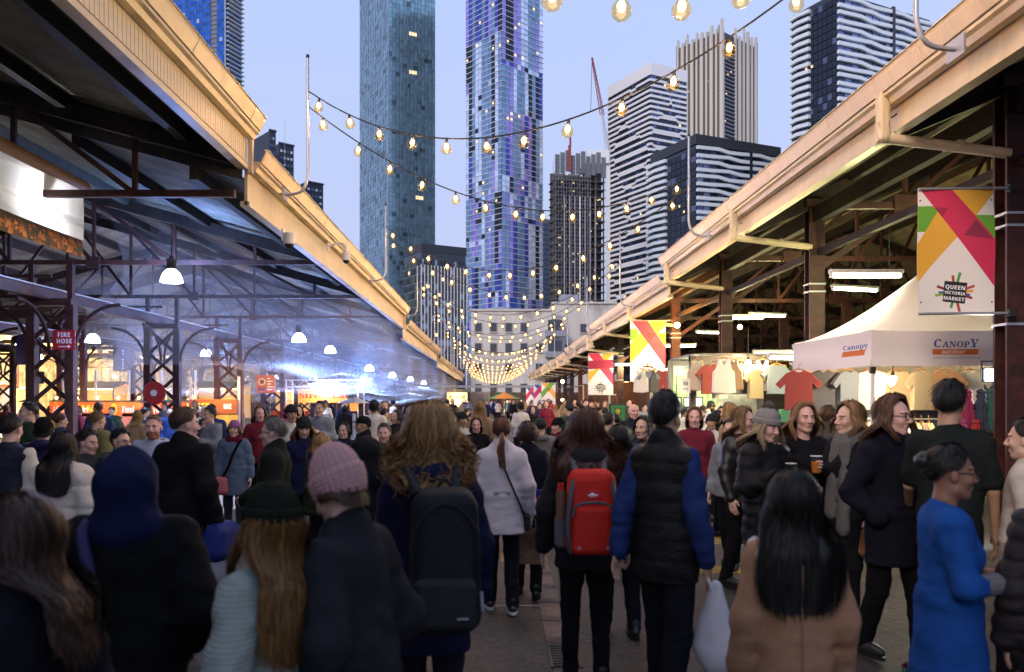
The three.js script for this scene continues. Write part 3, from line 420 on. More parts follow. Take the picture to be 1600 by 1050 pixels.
// ---------------------------------------------------------------- bell lamps of the left shed
const bellM = mm('lamp_glow', [.9, .92, .95], .4, { em: [14, 15, 17] }), bellG = new THREE.LatheGeometry([[.06, .3], [.1, .28], [.18, .2], [.23, .08], [.245, 0], [.235, 0], [.18, .12], [.1, .22]].map(a => new THREE.Vector2(...a)), 20);
function bell(x, y, d, k, lab, grp, col = 0x74a2ff) { const p = at(x, y, d), g = thing('bell_lamp', lab, 'lamp', p, 0, grp); mesh('shade', bellG, bellM, g); mesh('ballast', merge([cyl(.09, .12, .22, 0, .41, 0), cyl(.13, .13, .04, 0, .31, 0), cyl(.05, .05, .06, 0, .55, 0)]), M.black, g); mesh('suspension', rod(V(0, .55, 0), V(0, 1.3, 0), .012), M.black, g);
  const s = new THREE.SpotLight(0xa6c8ff, k * 3.4, 0, 1.25, .6); s.position.set(p.x, p.y - .06, p.z); s.target.position.set(p.x, 0, p.z); s.shadow.radius = 10; s.castShadow = true; scene.add(s, s.target); point('lamp_uplight', V(p.x, p.y + .14, p.z), col, k * 1.5, 10); }
bell(268, 441, 18.3, 30, 'large glowing bell lamp hanging nearest the white sheet');
[[467, 534, 28], [516, 551, 35], [577, 579, 43], [613, 589, 52], [641, 595, 62], [662, 600, 74]].forEach(a => bell(a[0], a[1], a[2], 38, 'small glowing bell lamp in the row under the smoky roof edge', 'bell lamps in a row under the smoky roof'));
[[145, 535, 28], [322, 556, 36], [490, 592, 60], [429, 592, 58], [30, 545, 40], [205, 590, 62], [345, 595, 75]].forEach(a => bell(a[0], a[1], a[2], 26, 'small glowing bell lamp deep among the lattice columns', 'bell lamps deep among the lattice columns'));
[[60, 560, 46], [120, 575, 56], [20, 585, 64], [180, 590, 76], [250, 598, 88]].forEach(a => bell(a[0], a[1], a[2], 420, 'added warm lamp brightening the pale roof of the further shed', 'added lamps of the further shed', 0xffdf9c));  // lamps added to brighten the further shed's roof and wall
// ---------------------------------------------------------------- white sheet with flame print, upper left
{
  const X = -7.0, d0 = 6.2, d1 = 13.8, top = 5.34, bot = 4.2, g = thing('hanging_sheet', 'long white awning sheet with brown flame-print border under the left roof', 'awning', V(X, bot, -(d0 + d1) / 2), Math.PI / 2);
  const fl = canvas(1024, 96, (x, w, h) => { x.fillStyle = '#120904'; x.fillRect(0, 0, w, h); for (let i = 0; i < 300; i++) { const a = hash3(i, 1, 2) * w, b = hash3(i, 2, 2) * h * .8 + 20, s = 8 + 26 * hash3(i, 3, 3); poly(x, ['#5a2808', '#8a4210', '#b8621a', '#3a1806', '#d88330'][i % 5], [[a, b + s * .5], [a + s * .25, b - s], [a + s * .5, b - s * .1], [a + s * .7, b - s * .7], [a + s, b + s * .5]]); } });
  const vin = new THREE.PlaneGeometry(d1 - d0, .86, 30, 8), vq = vin.attributes.position; for (let i = 0; i < vq.count; i++) vq.setZ(i, .03 * Math.sin(vq.getX(i) * 2.1 + vq.getY(i) * 2)); vin.translate(0, .72, 0).computeVertexNormals();
  mesh('sheet', vin, mm('white_vinyl', [.85, .85, .87], 1, { map: T.paint, transmission: .55, thickness: 0, side: THREE.DoubleSide }), g);
  mesh('flame_border', sheet(d1 - d0, .3, .02, 30, 3).translate(0, .14, 0), mm('flame_print', [.9, .9, .9], .5, { map: fl }), g);
  mesh('roller', rod(V(-3.9, 1.22, 0), V(3.9, 1.22, 0), .1, 12), mm('roller_brown', [.3, .17, .08], .6), g);
}
// ---------------------------------------------------------------- right shed lamps
const tubeM = mm('tube_glow', [1, 1, .9], .4, { em: [9, 9.5, 7.2] });
function fluo(x, y, d, len, k, lab, turn = 0, col = 0xe8e6a8) { const p = at(x, y, d), g = thing('fluorescent_light', lab, 'light', p, turn, 'fluorescent lights of the right shed'); mesh('tube', new THREE.CapsuleGeometry(.035, len, 3, 8).rotateZ(Math.PI / 2), tubeM, g); mesh('housing', rbox(len + .12, .07, .12, .015, 0, .075, 0), M.white, g); mesh('end_clip', merge([box(.03, .1, .08, -len / 2 - .03, .02, 0), box(.03, .1, .08, len / 2 + .03, .02, 0)]), M.white, g); mesh('hanger', merge([rod(V(-len * .35, .1, 0), V(-len * .35, .9, 0), .006, 5), rod(V(len * .35, .1, 0), V(len * .35, .9, 0), .006, 5)]), M.black, g);
  const r = new THREE.RectAreaLight(0xf4f2c8, k, len, .08); r.position.copy(p); r.position.y -= .05; r.lookAt(p.x, p.y - 5, p.z); scene.add(r); point('tube_light', V(p.x, p.y - .1, p.z), col, k * .34, 2); }
fluo(1353, 431, 14, 1.15, 24, 'fluorescent tube hanging above the white tent');
fluo(1162, 497, 24, 1.1, 50, 'fluorescent tube above the clothes stall beside a bare bulb'); fluo(1058, 541, 30, 1.3, 40, 'fluorescent tube behind the red column with the orange lamp'); fluo(981, 570, 40, 1.2, 40, 'fluorescent tube beyond the second banner'); fluo(1211, 553, 22, 1.1, 45, 'fluorescent tube over the framed prints'); fluo(1250, 560, 17, 1.6, 40, 'fluorescent strip behind the tent roof', .4);
function globe(name, lab, x, y, d, r, em, col, k) { const p = at(x, y, d), g = thing(name, lab, 'light', p); mesh('globe', sph(r), mm(name + '_glow_' + x, [1, .9, .7], .4, { em }), g); mesh('socket', cyl(r * .5, r * .4, r * 1.4, 0, r * 1.3, 0), M.black, g); mesh('cord', rod(V(0, r * 1.8, 0), V(0, r * 1.8 + .7, 0), .008, 5), M.black, g); point('lamp_light', p, col, k, r / .02); }
globe('orange_lamp', 'dazzling orange lamp fixed to the red iron column', 1058, 508, 26.6, .09, [60, 36, 14], 0xffa040, 34);
globe('bare_bulb', 'bare warm bulb hanging under the shed beside the fluorescent tube', 1156, 511, 23, .07, [20, 13, 6], 0xffb868, 10);
globe('bare_bulb', 'small white bulb in the stall doorway beyond the orange lamp', 1040, 579, 26, .07, [16, 15, 12], 0xfff0d0, 10);
globe('bare_bulb', 'bare bulb hanging above the price tag of the print stall', 1169, 567, 18.5, .07, [18, 15, 10], 0xffe2b0, 12);
globe('bare_bulb', 'warm bulb under the tent edge by the wooden post', 1257, 590, 14.2, .06, [22, 15, 8], 0xffc880, 9);
globe('stall_lamp', 'dazzling lamp by the umbrella at the street end', 800, 641, 72, .16, [60, 50, 30], 0xffdf9a, 60);
globe('stall_lamp', 'warm wall lamp far along the right shed', 879, 596, 55, .12, [20, 12, 5], 0xffb060, 20);
globe('stall_lamp', 'warm lamp on the column beyond the third banner', 879, 625, 56, .1, [20, 12, 5], 0xffb060, 16);
{ const p = at(1548, 586, 11.2), g = thing('flood_light', 'dazzling white flood light on the tent edge beside the red column', 'light', p); mesh('lens', rbox(.2, .16, .02, .008, 0, 0, .04), mm('flood_glow', [1, 1, 1], .3, { em: [60, 66, 72] }), g); mesh('housing', rbox(.24, .2, .07, .01, 0, 0, -.01), M.black, g); mesh('bracket', merge([box(.02, .26, .02, -.13, .06, 0), box(.02, .26, .02, .13, .06, 0), box(.28, .02, .02, 0, .19, 0)]), M.black, g); const l = new THREE.SpotLight(0xf2f6ff, 26, 0, 1.3, .7); l.position.set(p.x, p.y, p.z + .1); l.target.position.set(p.x - 2.5, 1, p.z + 5); l.shadow.radius = 4; l.castShadow = true; scene.add(l, l.target); }
// ---------------------------------------------------------------- white canopy tent
{
  const cx = 5.42, cz = -11.55, w = 3.0, H = 2.78, g = thing('canopy_tent', 'white pop-up canopy tent with printed valance beside the red column', 'tent', V(cx, 0, cz)), canv = mm('tent_canvas', [.78, .74, .7], .8, { transmission: .3, thickness: 0, bumpMap: T.weave, bumpScale: .002, side: THREE.DoubleSide });
  // concave hipped roof
  const n = 16, p = [], id = [], uv = []; for (let j = 0; j <= n; j++) for (let i = 0; i <= n; i++) { const u = i / n, v = j / n, e = Math.max(Math.abs(u - .5), Math.abs(v - .5)) * 2, k = Math.pow(1 - e, 1.45), ridge = .05 * (1 - e) * Math.abs(Math.abs(u - .5) - Math.abs(v - .5)); p.push(u * w, H + 1.05 * k + ridge * .0 - .05 * Math.sin(Math.PI * (Math.abs(u - .5) > Math.abs(v - .5) ? v : u)) * e, -v * w); uv.push(u * 3, v * 3); if (i < n && j < n) { const a = j * (n + 1) + i; id.push(a, a + 1, a + n + 1, a + 1, a + n + 2, a + n + 1); } }
  const rg = new THREE.BufferGeometry(); rg.setAttribute('position', new THREE.Float32BufferAttribute(p, 3)); rg.setAttribute('uv', new THREE.Float32BufferAttribute(uv, 2)); rg.setIndex(id); rg.computeVertexNormals(); mesh('roof', rg, canv, g);
  const logo = canvas(512, 96, (x, W, h) => { x.fillStyle = '#efeae6'; x.fillRect(0, 0, W, h); x.fillStyle = '#2d3f8f'; x.font = 'bold 30px serif'; x.fillText('C', 150, 45); x.font = 'bold 22px serif'; x.fillText('ANOP', 172, 45); x.font = 'bold 30px serif'; x.fillText('Y', 238, 45); x.fillStyle = '#d9722a'; x.fillRect(150, 50, 110, 15); x.fillStyle = '#fff'; x.font = 'bold 14px monospace'; x.fillText('outdoor', 172, 62); x.fillStyle = '#9aa'; x.font = '9px sans-serif'; x.fillText('www.canopyoutdoor.com.au', 152, 76); });
  const logo2 = canvas(256, 96, (x, W, h) => { x.fillStyle = '#efeae6'; x.fillRect(0, 0, W, h); x.fillStyle = '#2d3f8f'; x.font = 'bold 18px serif'; x.fillText('Canopy', 176, 44); x.fillStyle = '#d9722a'; x.fillRect(176, 48, 60, 16); });
  const vf = mm('valance_print', [.82, .8, .78], .8, { map: logo, bumpMap: T.weave, bumpScale: .002 }), vs = mm('valance_side_print', [.82, .8, .78], .8, { map: logo2 });
  mesh('valance', sheet(w, .5, .03, 24, 4).translate(w / 2, H - .27, .01), vf, g); const vl = mesh('valance', sheet(w, .5, .035, 24, 4, 2), vs, g); vl.position.set(-.01, H - .27, -w / 2); vl.rotation.y = -Math.PI / 2; const vr = mesh('valance', sheet(w, .5, .03, 24, 4, 1), canv, g); vr.position.set(w + .01, H - .27, -w / 2); vr.rotation.y = Math.PI / 2; const vb = mesh('valance', sheet(w, .5, .03, 24, 4, 3), canv, g); vb.position.set(w / 2, H - .27, -w - .01);
  for (const [x, z] of [[.03, -.03], [w - .03, -.03], [.03, -w + .03], [w - .03, -w + .03]]) { const l = mesh('leg', rbox(.045, H, .045, .006, x, H / 2, z), M.white, g); mesh('foot_plate', box(.14, .015, .14, x, .012, z), M.galv, l); mesh('slider', rbox(.07, .1, .07, .01, x, H - .58, z), M.black, l); }
  mesh('peak_pole', rod(V(w / 2, H - .3, -w / 2), V(w / 2, H + 1.0, -w / 2), .02), M.galv, g);
  for (const [a, b] of [[V(0.05, H - .1, -.05), V(w / 2, H - .35, -.05)], [V(w - .05, H - .1, -.05), V(w / 2, H - .35, -.05)], [V(.05, H - .1, -.05), V(.05, H - .35, -w / 2)], [V(.05, H - .1, -w + .05), V(.05, H - .35, -w / 2)]]) mesh('scissor_bar', rod(a, b, .013, 6), M.galv, g);
  globe('bare_bulb', 'bright bulb inside the white tent by the hanging shirts', 1395, 592, 13, .06, [24, 20, 14], 0xffe6bc, 8);
}
// ---------------------------------------------------------------- shirts and garments
function shirtShape(w, h, sl = 1, tank) { const s = new THREE.Shape(), k = w / 2; if (tank) { s.moveTo(-k * .55, h); s.lineTo(-k * .35, h); s.quadraticCurveTo(0, h * .62, k * .35, h); s.lineTo(k * .55, h); s.quadraticCurveTo(k * .5, h * .72, k * .95, h * .62); s.lineTo(k * 1.05, 0); s.quadraticCurveTo(0, -.06, -k * 1.05, 0); s.lineTo(-k * .95, h * .62); s.quadraticCurveTo(-k * .5, h * .72, -k * .55, h); } else { s.moveTo(-k * .3, h); s.quadraticCurveTo(0, h * .9, k * .3, h); s.lineTo(k * .8, h * .93); s.lineTo(k * 1.45, h * .66); s.lineTo(k * 1.18, h * .56); s.lineTo(k * .85, h * .7); s.lineTo(k * .88, 0); s.lineTo(-k * .88, 0); s.lineTo(-k * .85, h * .7); s.lineTo(-k * 1.18, h * .56); s.lineTo(-k * 1.45, h * .66); s.lineTo(-k * .8, h * .93); }
  const g = new THREE.ExtrudeGeometry(s, { depth: .05, bevelEnabled: true, bevelSize: .012, bevelThickness: .02, bevelSegments: 2, curveSegments: 6 }), p = g.attributes.position; for (let i = 0; i < p.count; i++) p.setZ(i, p.getZ(i) + .015 * Math.sin(p.getX(i) * 26) * (1 - p.getY(i) / h)); g.computeVertexNormals(); return uvWorld(g, 4); }
const hangerG = merge([tube([V(-.2, -.02, 0), V(0, .06, 0), V(.2, -.02, 0)], .012, 10, 5), tube([V(0, .06, 0), V(0, .12, 0), V(.03, .15, 0), V(.05, .12, 0)], .005, 8, 4)]), woodM = mm('hanger_wood', [.42, .2, .07], .5);
const fabs = {}; const fab = (c, r = .9, b = T.weave) => { const k = 'cloth_' + c.map(a => Math.round(a * 100)).join('_'); return fabs[k] || (fabs[k] = mm(k, c, r, { bumpMap: b, bumpScale: .004 })); };
const tee = shirtShape(.5, .66), tank = shirtShape(.44, .66, 0, true);
function garment(geo, col, pos, turn, lab, grp, s = 1) { const g = thing('hanging_garment', lab, 'garment', pos, turn, grp); g.scale.setScalar(s); mesh('cloth', geo, fab(col), g); const h = mesh('hanger', hangerG, woodM, g); h.position.set(0, .64, .02); return g; }
{ // back of the tent: panel with shirts
  const y = 1.2, z = -14.3, wall = thing('display_panel', 'pale mesh panel of shirts at the back of the tent', 'panel', V(7.0, 0, z)); mesh('board', box(3.1, 2.1, .04, 0, 1.15, 0), mm('panel_cream', [.6, .52, .36], .9, { map: T.patch }), wall); for (const x of [-1.5, 1.5]) mesh('post', box(.06, 2.25, .06, x, 1.12, 0), M.galv, wall);
  const om = canvas(128, 160, (x, w, h) => { x.fillStyle = '#f2ece0'; x.fillRect(0, 0, w, h); x.strokeStyle = '#2a2420'; x.lineWidth = 6; x.beginPath(); x.arc(54, 62, 16, -2.4, 1.2); x.stroke(); x.beginPath(); x.arc(54, 92, 18, -1.4, 2.4); x.stroke(); x.beginPath(); x.arc(88, 78, 14, 2.6, 6.2); x.stroke(); x.beginPath(); x.arc(92, 42, 10, .2, 2.9); x.stroke(); x.beginPath(); x.arc(92, 34, 3, 0, 7); x.fillStyle = '#2a2420'; x.fill(); });
  [[-1.15, [.7, .66, .55]], [-.55, [.75, .72, .64]], [.05, [.72, .7, .62]], [.65, [.08, .09, .12]], [1.2, [.1, .14, .26]]].forEach(([x, c], i) => garment(tee, c, V(7.0 + x, 1.32, z + .06), 0, ['cream shirt with orange print hung in the tent', 'white shirt with a dark swirl print in the tent', 'white shirt with a lizard print in the tent', 'black shirt hung at the back of the tent', 'navy shirt at the back of the tent'][i], 'shirts on the tent panel'));
  [[-1.15, 1.6, [.75, .3, .03]], [-.55, 1.6, null], [.05, 1.6, [.1, .09, .08]]].forEach(([x, yy, c], i) => { const pr = thing('shirt_print', ['orange sunburst print patch on the cream shirt', 'swirling dark symbol print on the white shirt', 'dark lizard print on the white shirt'][i], 'print', V(7.0 + x, yy + .08, z + .145)); if (c) mesh('motif', merge([sph(.05, 0, 0, 0).scale(1, 1.3, .1), ...[0, 1, 2, 3].map(k => tube([V(0, .0, 0), V(.05 * (k % 2 ? 1 : -1), .05 * (k < 2 ? 1 : -1), 0), V(.09 * (k % 2 ? 1 : -1), .11 * (k < 2 ? 1 : -1), 0)], .009, 6, 4).scale(1, 1, .4))]), fab(c), pr); else mesh('motif', box(.26, .3, .006), mm('om_print', [.95, .95, .95], .9, { map: om }), pr); });
  const rail = thing('clothes_rail', 'chrome clothes rail with wooden hangers inside the tent', 'clothes rail', V(6.6, 0, -13.4)); mesh('rail', rod(V(-.7, 1.45, 0), V(.8, 1.45, 0), .015), M.galv, rail); for (const x of [-.7, .8]) mesh('upright', rod(V(x, 0, 0), V(x, 1.45, 0), .015), M.galv, rail);
  for (let i = 0; i < 12; i++) garment(tee, pick([[.6, .5, .3], [.5, .45, .4], [.7, .66, .58], [.25, .2, .16]]), V(5.95 + i * .115, .72, -13.4), Math.PI / 2 - .4 + rr(-.2, .2), 'pale garment on the rail inside the tent', 'garments on the tent rail');
  // scarves and dark clothes by the red column
  [[1512, [.2, .012, .05]], [1533, [.02, .03, .05]], [1552, [.02, .09, .07]], [1525, [.28, .02, .02]], [1505, [.3, .05, .12]]].forEach(([x, c], i) => { const p = at(x, i > 2 ? 720 : 672, 10.6 - i * .05), s = thing('hanging_scarf', ['maroon scarf tied on the pole by the red column', 'dark navy scarf tied beside the maroon one', 'dark green scarf tied by the red column', 'red scarf hanging low by the wooden plank', 'crimson scarf hanging low beside the red one'][i], 'scarf', p); const pts = []; for (let k = 0; k <= 10; k++) pts.push(new THREE.Vector2(.03 + .07 * Math.pow(k / 10, .6) + .012 * Math.sin(k * 2.2), -.5 * k / 10)); const lg = new THREE.LatheGeometry(pts, 18), q = lg.attributes.position; for (let k = 0; k < q.count; k++) { const a = Math.atan2(q.getZ(k), q.getX(k)), r = 1 + .22 * Math.sin(a * 7); q.setX(k, q.getX(k) * r); q.setZ(k, q.getZ(k) * r); } lg.translate(0, .5, 0).computeVertexNormals(); mesh('drape', lg, fab(c), s); mesh('knot', sph(.05, 0, .5, 0).scale(1.2, .8, 1).translate(0, .1, 0), fab(c), s); });
  const pl = thing('wooden_plank', 'pale timber plank leaning against the red column', 'plank', at(1576, 745, 10.2)); const pm = mesh('board', rbox(.07, 1.2, .04, .006, 0, .55, 0), mm('pale_timber', [.62, .42, .16], .7, { map: T.streak }), pl); pm.rotation.z = -.1;
}
{ // print and clothes stall in a steel frame, x 1078-1232
  const d = 19.2, a = at(1082, 556, d), b = at(1240, 556, d), W = b.x - a.x, H = a.y, g = thing('market_stall', 'steel-framed stall with framed prints and bright white back wall', 'stall', V(a.x, 0, -d)), fr = mm('grey_frame', [.2, .19, .17], .6, { map: T.rust });
  for (const x of [0, W]) for (const z of [0, -2.4]) mesh('post', box(.14, H, .14, x, H / 2, z), fr, g); mesh('top_beam', box(W + .14, .14, .14, W / 2, H - .07, .002), fr, g); mesh('top_beam', box(W + .14, .14, .14, W / 2, H - .07, -2.402), fr, g); mesh('back_wall', box(W, H - .2, .05, W / 2, H / 2, -2.5), mm('stall_white', [.66, .68, .58], .8, { map: T.patch }), g); mesh('roof', box(W, .04, 2.4, W / 2, H + .04, -1.2), fr, g);
  for (let i = 0; i < 9; i++) mesh('wall_slat', box(.09, .8, .03, .1 + i * .14, 2.0, -2.45), mm('lime_slat', [.3, .5, .16], .7), g);
  mesh('shelf', box(W * .62, .05, .4, W * .66, 2.2, -.25), M.white, g); mesh('light_strip', box(W * .6, .03, .05, W * .66, 2.72, -.2), mm('strip_light_glow', [1, 1, 1], .4, { em: [4, 3.6, 2.8] }), g);
  point('stall_light', V(a.x + W * .6, 2.6, -d - 1.2), 0xfff0d2, 9, 4); point('stall_light', V(a.x + W * .2, 2.3, -d - 1.6), 0xf4f6d8, 6, 4);
  ['navy painting of sails in the row on the stall shelf', 'grey city print in the row on the stall shelf', 'pale landscape print on the stall shelf', 'brown streetscape print on the stall shelf', 'yellow poster with red lettering on the stall shelf'].forEach((lab, i) => { const col = [['#20304a', '#8aa0b8'], ['#8a8f96', '#cfd2d4'], ['#b8bcae', '#e4e2d6'], ['#6a4a34', '#c9a27a'], ['#e8b818', '#b82418']][i]; const tx = canvas(64, 48, (x, w, h) => { x.fillStyle = col[0]; x.fillRect(0, 0, w, h); for (let k = 0; k < 40; k++) { x.fillStyle = k % 3 ? col[1] : col[0]; x.fillRect(hash3(i, k, 1) * w, hash3(i, k, 2) * h, 10 * hash3(i, k, 3), 14 * hash3(i, k, 4)); } if (i === 4) { x.fillStyle = col[1]; x.font = 'bold 22px sans-serif'; x.fillText('CITY', 6, 32); } }); const f = thing('framed_print', lab, 'print', V(a.x + W * .39 + i * W * .125, 2.24, -d - .1)); mesh('picture', rbox(W * .115, .34, .02, .004, 0, .19, 0), mm('print_' + i, [.9, .9, .9], .6, { map: tx }), f).rotation.x = -.12; });
  for (let i = 0; i < 7; i++) { const f = thing('framed_print', 'small black-framed print low on the stall back wall', 'print', V(a.x + W * (.08 + .12 * (i % 4)), 1.35 + .34 * Math.floor(i / 4), -d - 2.44), 0, 'small black-framed prints on the back wall'); mesh('frame', rbox(.24, .28, .03, .005, 0, 0, 0), M.black, f); mesh('picture', box(.18, .22, .01, 0, 0, .014), M.white, f); }
  const tagTex = canvas(64, 96, (x, w, h) => { x.fillStyle = '#f4f0e6'; x.fillRect(0, 0, w, h); x.fillStyle = '#222'; x.font = 'bold 34px sans-serif'; x.fillText('30', 12, 44); x.font = 'bold 16px sans-serif'; x.fillText('2 x 5', 14, 74); }), tagM = mm('price_card', [.95, .95, .95], .8, { map: tagTex });
  for (const [x, y, dd, lab] of [[1172, 582, 18.6, 'white price card reading 30 hung under the framed prints'], [1071, 603, 18.9, 'white price card reading 30 on the steel post']]) { const p = thing('price_card', lab, 'price card', at(x, y, dd)); mesh('card', box(.23, .34, .006), tagM, p); }
  garment(tank, [.74, .72, .66], at(1130, 613, 17.2), .1, 'white slashed tank top on a hanger against the red column', '', 1.05);
  garment(tank, [.7, .7, .66], at(1112, 690, 17.6), .2, 'white tank top with bright splash print on the mannequin', '', 1.05);
  { const mn = thing('mannequin', 'black headed mannequin wearing a splash-print tank top', 'mannequin', V(at(1112, 690, 17.7).x, 0, -17.75)); mesh('torso', new THREE.LatheGeometry([[.0, 1.75], [.08, 1.72], [.1, 1.62], [.07, 1.52], [.06, 1.46], [.2, 1.4], [.23, 1.28], [.17, 1.0], [.18, .82], [0, .8]].map(q => new THREE.Vector2(...q)), 20).scale(1, 1, .7), M.black, mn); mesh('stand', merge([rod(V(0, 0, 0), V(0, .85, 0), .02), cyl(.16, .16, .02, 0, .01, 0, 20)]), M.galv, mn); const sp = thing('shirt_print', 'rainbow splash print on the mannequin shirt', 'print', at(1112, 672, 17.5)); [[.6, .1, .02], [.7, .45, .02], [.1, .2, .5], [.3, .05, .2]].forEach((c, i) => mesh('splash', sph(.06, (i % 2 - .5) * .09, (i > 1 ? .05 : -.05), 0).scale(1, 1, .12), fab(c), sp)); }
  const rail = thing('clothes_rail', 'chrome clothes rail crowded with wooden hangers before the stall', 'clothes rail', V(7.0, 0, -16.6)); mesh('rail', rod(V(-1.1, 1.62, .6), V(.8, 1.62, -.6), .016), M.galv, rail); for (const [x, z] of [[-1.1, .6], [.8, -.6]]) { mesh('upright', rod(V(x, 0, z), V(x, 1.62, z), .016), M.galv, rail); mesh('foot', rod(V(x, .03, z - .25), V(x, .03, z + .25), .016), M.galv, rail); }
  for (let i = 0; i < 16; i++) { const t = i / 15; garment(tee, pick([[.55, .45, .28], [.4, .26, .14], [.66, .6, .5], [.2, .14, .1], [.6, .55, .45]]), V(5.95 + 1.8 * t, .9, -16.02 - 1.15 * t), .4 + rr(-.2, .2) + 1.0, 'garment on a wooden hanger on the crowded rail', 'garments on the crowded rail'); }
  for (let i = 0; i < 5; i++) garment(tee, [.5 + .05 * i, .42, .34], V(a.x + W * .3 + i * .18, .8, -d + .2), 1.2, 'pale garment hung under the stall shelf', 'garments under the stall shelf');
}
{ const cols = [[.52, .42, .28], [.28, .05, .04], [.6, .56, .48], [.30, .17, .09], [.09, .09, .1], [.42, .3, .18], [.66, .63, .58], [.16, .18, .22]], names = ['sand', 'rust red', 'ivory', 'brown', 'charcoal', 'tan', 'white', 'slate'];
  for (let i = 0; i < 8; i++) garment(i % 3 ? tee : tank, cols[i], at(1090 + i * 17 + (i % 2) * 4, 608 + (i % 3) * 7, 18.9 - (i % 2) * .25), .5 * ((i % 3) - 1), names[i] + ' garment hung along the front of the print stall', 'garments along the front of the print stall');
  for (let i = 0; i < 8; i++) garment(tee, cols[(i * 3 + 1) % 8], at(1248 + i * 38, 640, 13.9), .35 * ((i % 3) - 1), names[(i * 3 + 1) % 8] + ' garment hung low at the back of the white tent', 'garments hung low in the tent');
  for (let i = 0; i < 7; i++) garment(i % 2 ? tee : tank, cols[(i * 5 + 2) % 8], at(1002 + i * 11, 612, 25.5), .4 * ((i % 3) - 1), names[(i * 5 + 2) % 8] + ' garment hung on the dark stall beyond the print stall', 'garments on the dark stall'); }
// more stalls along the right shed
[[1000, 26.5, [.05, .05, .05]], [945, 33, [.07, .05, .04]], [905, 45, [.12, .05, .03]], [880, 58, [.1, .08, .05]]].forEach(([x, d, c], i) => { const p = at(x, 622, d), g = thing('market_stall', ['dark stall front behind the second banner', 'brown shuttered stall beyond the third banner', 'rust coloured stall far along the right shed', 'far brown stall near the blue banners'][i], 'stall', V(6.6, 0, -d - 1.5)), m0 = mm('stall_dark_' + i, c, .8, { map: T.rust }); mesh('back_panel', box(4.4, 2.7, .08, 2.2, 1.4, -1.4), m0, g); mesh('counter', rbox(3.4, .95, .6, .02, 2, .48, .6), m0, g); mesh('awning', box(4.4, .06, 2.4, 2.2, 2.75, -.1), m0, g); for (const q of [0, 4.4]) mesh('post', box(.1, 2.75, .1, q, 1.37, 1), M.galv, g); for (let k = 0; k < 6; k++) mesh('stock_box', rbox(rr(.3, .5), rr(.2, .5), .3, .02, .6 + k * .55, 1.2, .6), fab(pick([[.5, .1, .05], [.1, .3, .2], [.5, .4, .1], [.1, .15, .4]])), g); point('stall_light', V(7.6, 2.5, -d - 1.2), 0xffc890, 16, 4); });
{ const p = at(965, 645, 24), g = thing('light_box', 'green glowing picture box on the stall behind the bald man', 'light box', p); const tx = canvas(48, 64, (x, w, h) => { x.fillStyle = '#3f8f5a'; x.fillRect(0, 0, w, h); x.fillStyle = '#16301c'; x.fillRect(14, 14, 20, 40); x.fillStyle = '#d8c040'; x.beginPath(); x.arc(24, 24, 9, 0, 7); x.fill(); x.fillRect(18, 32, 12, 14); }); mesh('box', rbox(.5, .55, .12, .02), M.black, g); mesh('screen', box(.42, .46, .01, 0, 0, .065), mm('green_screen', [.2, .2, .2], .4, { map: tx, emissiveMap: tx, em: [.3, .3, .3] }), g); }
// ---------------------------------------------------------------- left shed fittings
{ const sg = canvas(128, 112, (x, w, h) => { x.fillStyle = '#b01822'; x.fillRect(0, 0, w, h); x.fillStyle = '#fff'; x.font = 'bold 36px sans-serif'; x.fillText('FIRE', 26, 40); x.fillText('HOSE', 20, 76); x.fillRect(34, 92, 56, 5); poly(x, '#fff', [[88, 84], [104, 94], [88, 105]]); });
  const p = at(100, 531, 18.85), g = thing('fire_sign', 'red sign reading FIRE HOSE on the lattice column', 'sign', p); mesh('plate', rbox(.52, .46, .02, .006), mm('fire_print', [.95, .95, .95], .5, { map: sg }), g);
  const q = at(241, 614, 25.2), r = thing('fire_hose_reel', 'red fire hose reel on a bracket at the lattice column', 'hose reel', q); mesh('disc', cyl(.34, .34, .05, 0, 0, 0, 28).rotateX(Math.PI / 2), mm('fire_red', [.42, .02, .02], .4), r); mesh('rim', new THREE.TorusGeometry(.33, .035, 8, 28), mm('fire_red'), r); mesh('hub', cyl(.1, .1, .12, 0, 0, 0, 16).rotateX(Math.PI / 2), M.white, r); mesh('hose', new THREE.TorusGeometry(.22, .05, 8, 24).translate(0, 0, -.08), M.black, r); mesh('bracket', box(1, .07, .05, 0, -.28, -.1), M.galv, r); }
function heater(x, d, H, lab) { const p = at(x, 622, d), g = thing('patio_heater', lab, 'patio heater', V(p.x, 0, p.z)); mesh('hood', new THREE.LatheGeometry([[0, .14], [.1, .12], [.42, 0], [.43, -.02], [.4, -.015], [0, .06]].map(a => new THREE.Vector2(...a)), 24).translate(0, H - .1, 0), mm('heater_hood', [.5, .5, .5], .35, { metalness: .7 }), g); mesh('burner', cyl(.1, .12, .22, 0, H - .22, 0, 16), mm('burner_glow', [.2, .08, .05], .5, { em: [1.6, .35, .08] }), g); mesh('pole', cyl(.04, .04, H - .5, 0, (H - .5) / 2 + .1, 0), M.galv, g); mesh('tank_cover', cyl(.24, .2, .55, 0, .28, 0, 20), M.galv, g); }
heater(553, 22, 1.78, 'patio heater with steel hood among the crowd by the truss stage'); heater(45, 33, 1.75, 'patio heater with steel hood beyond the fire sign column');
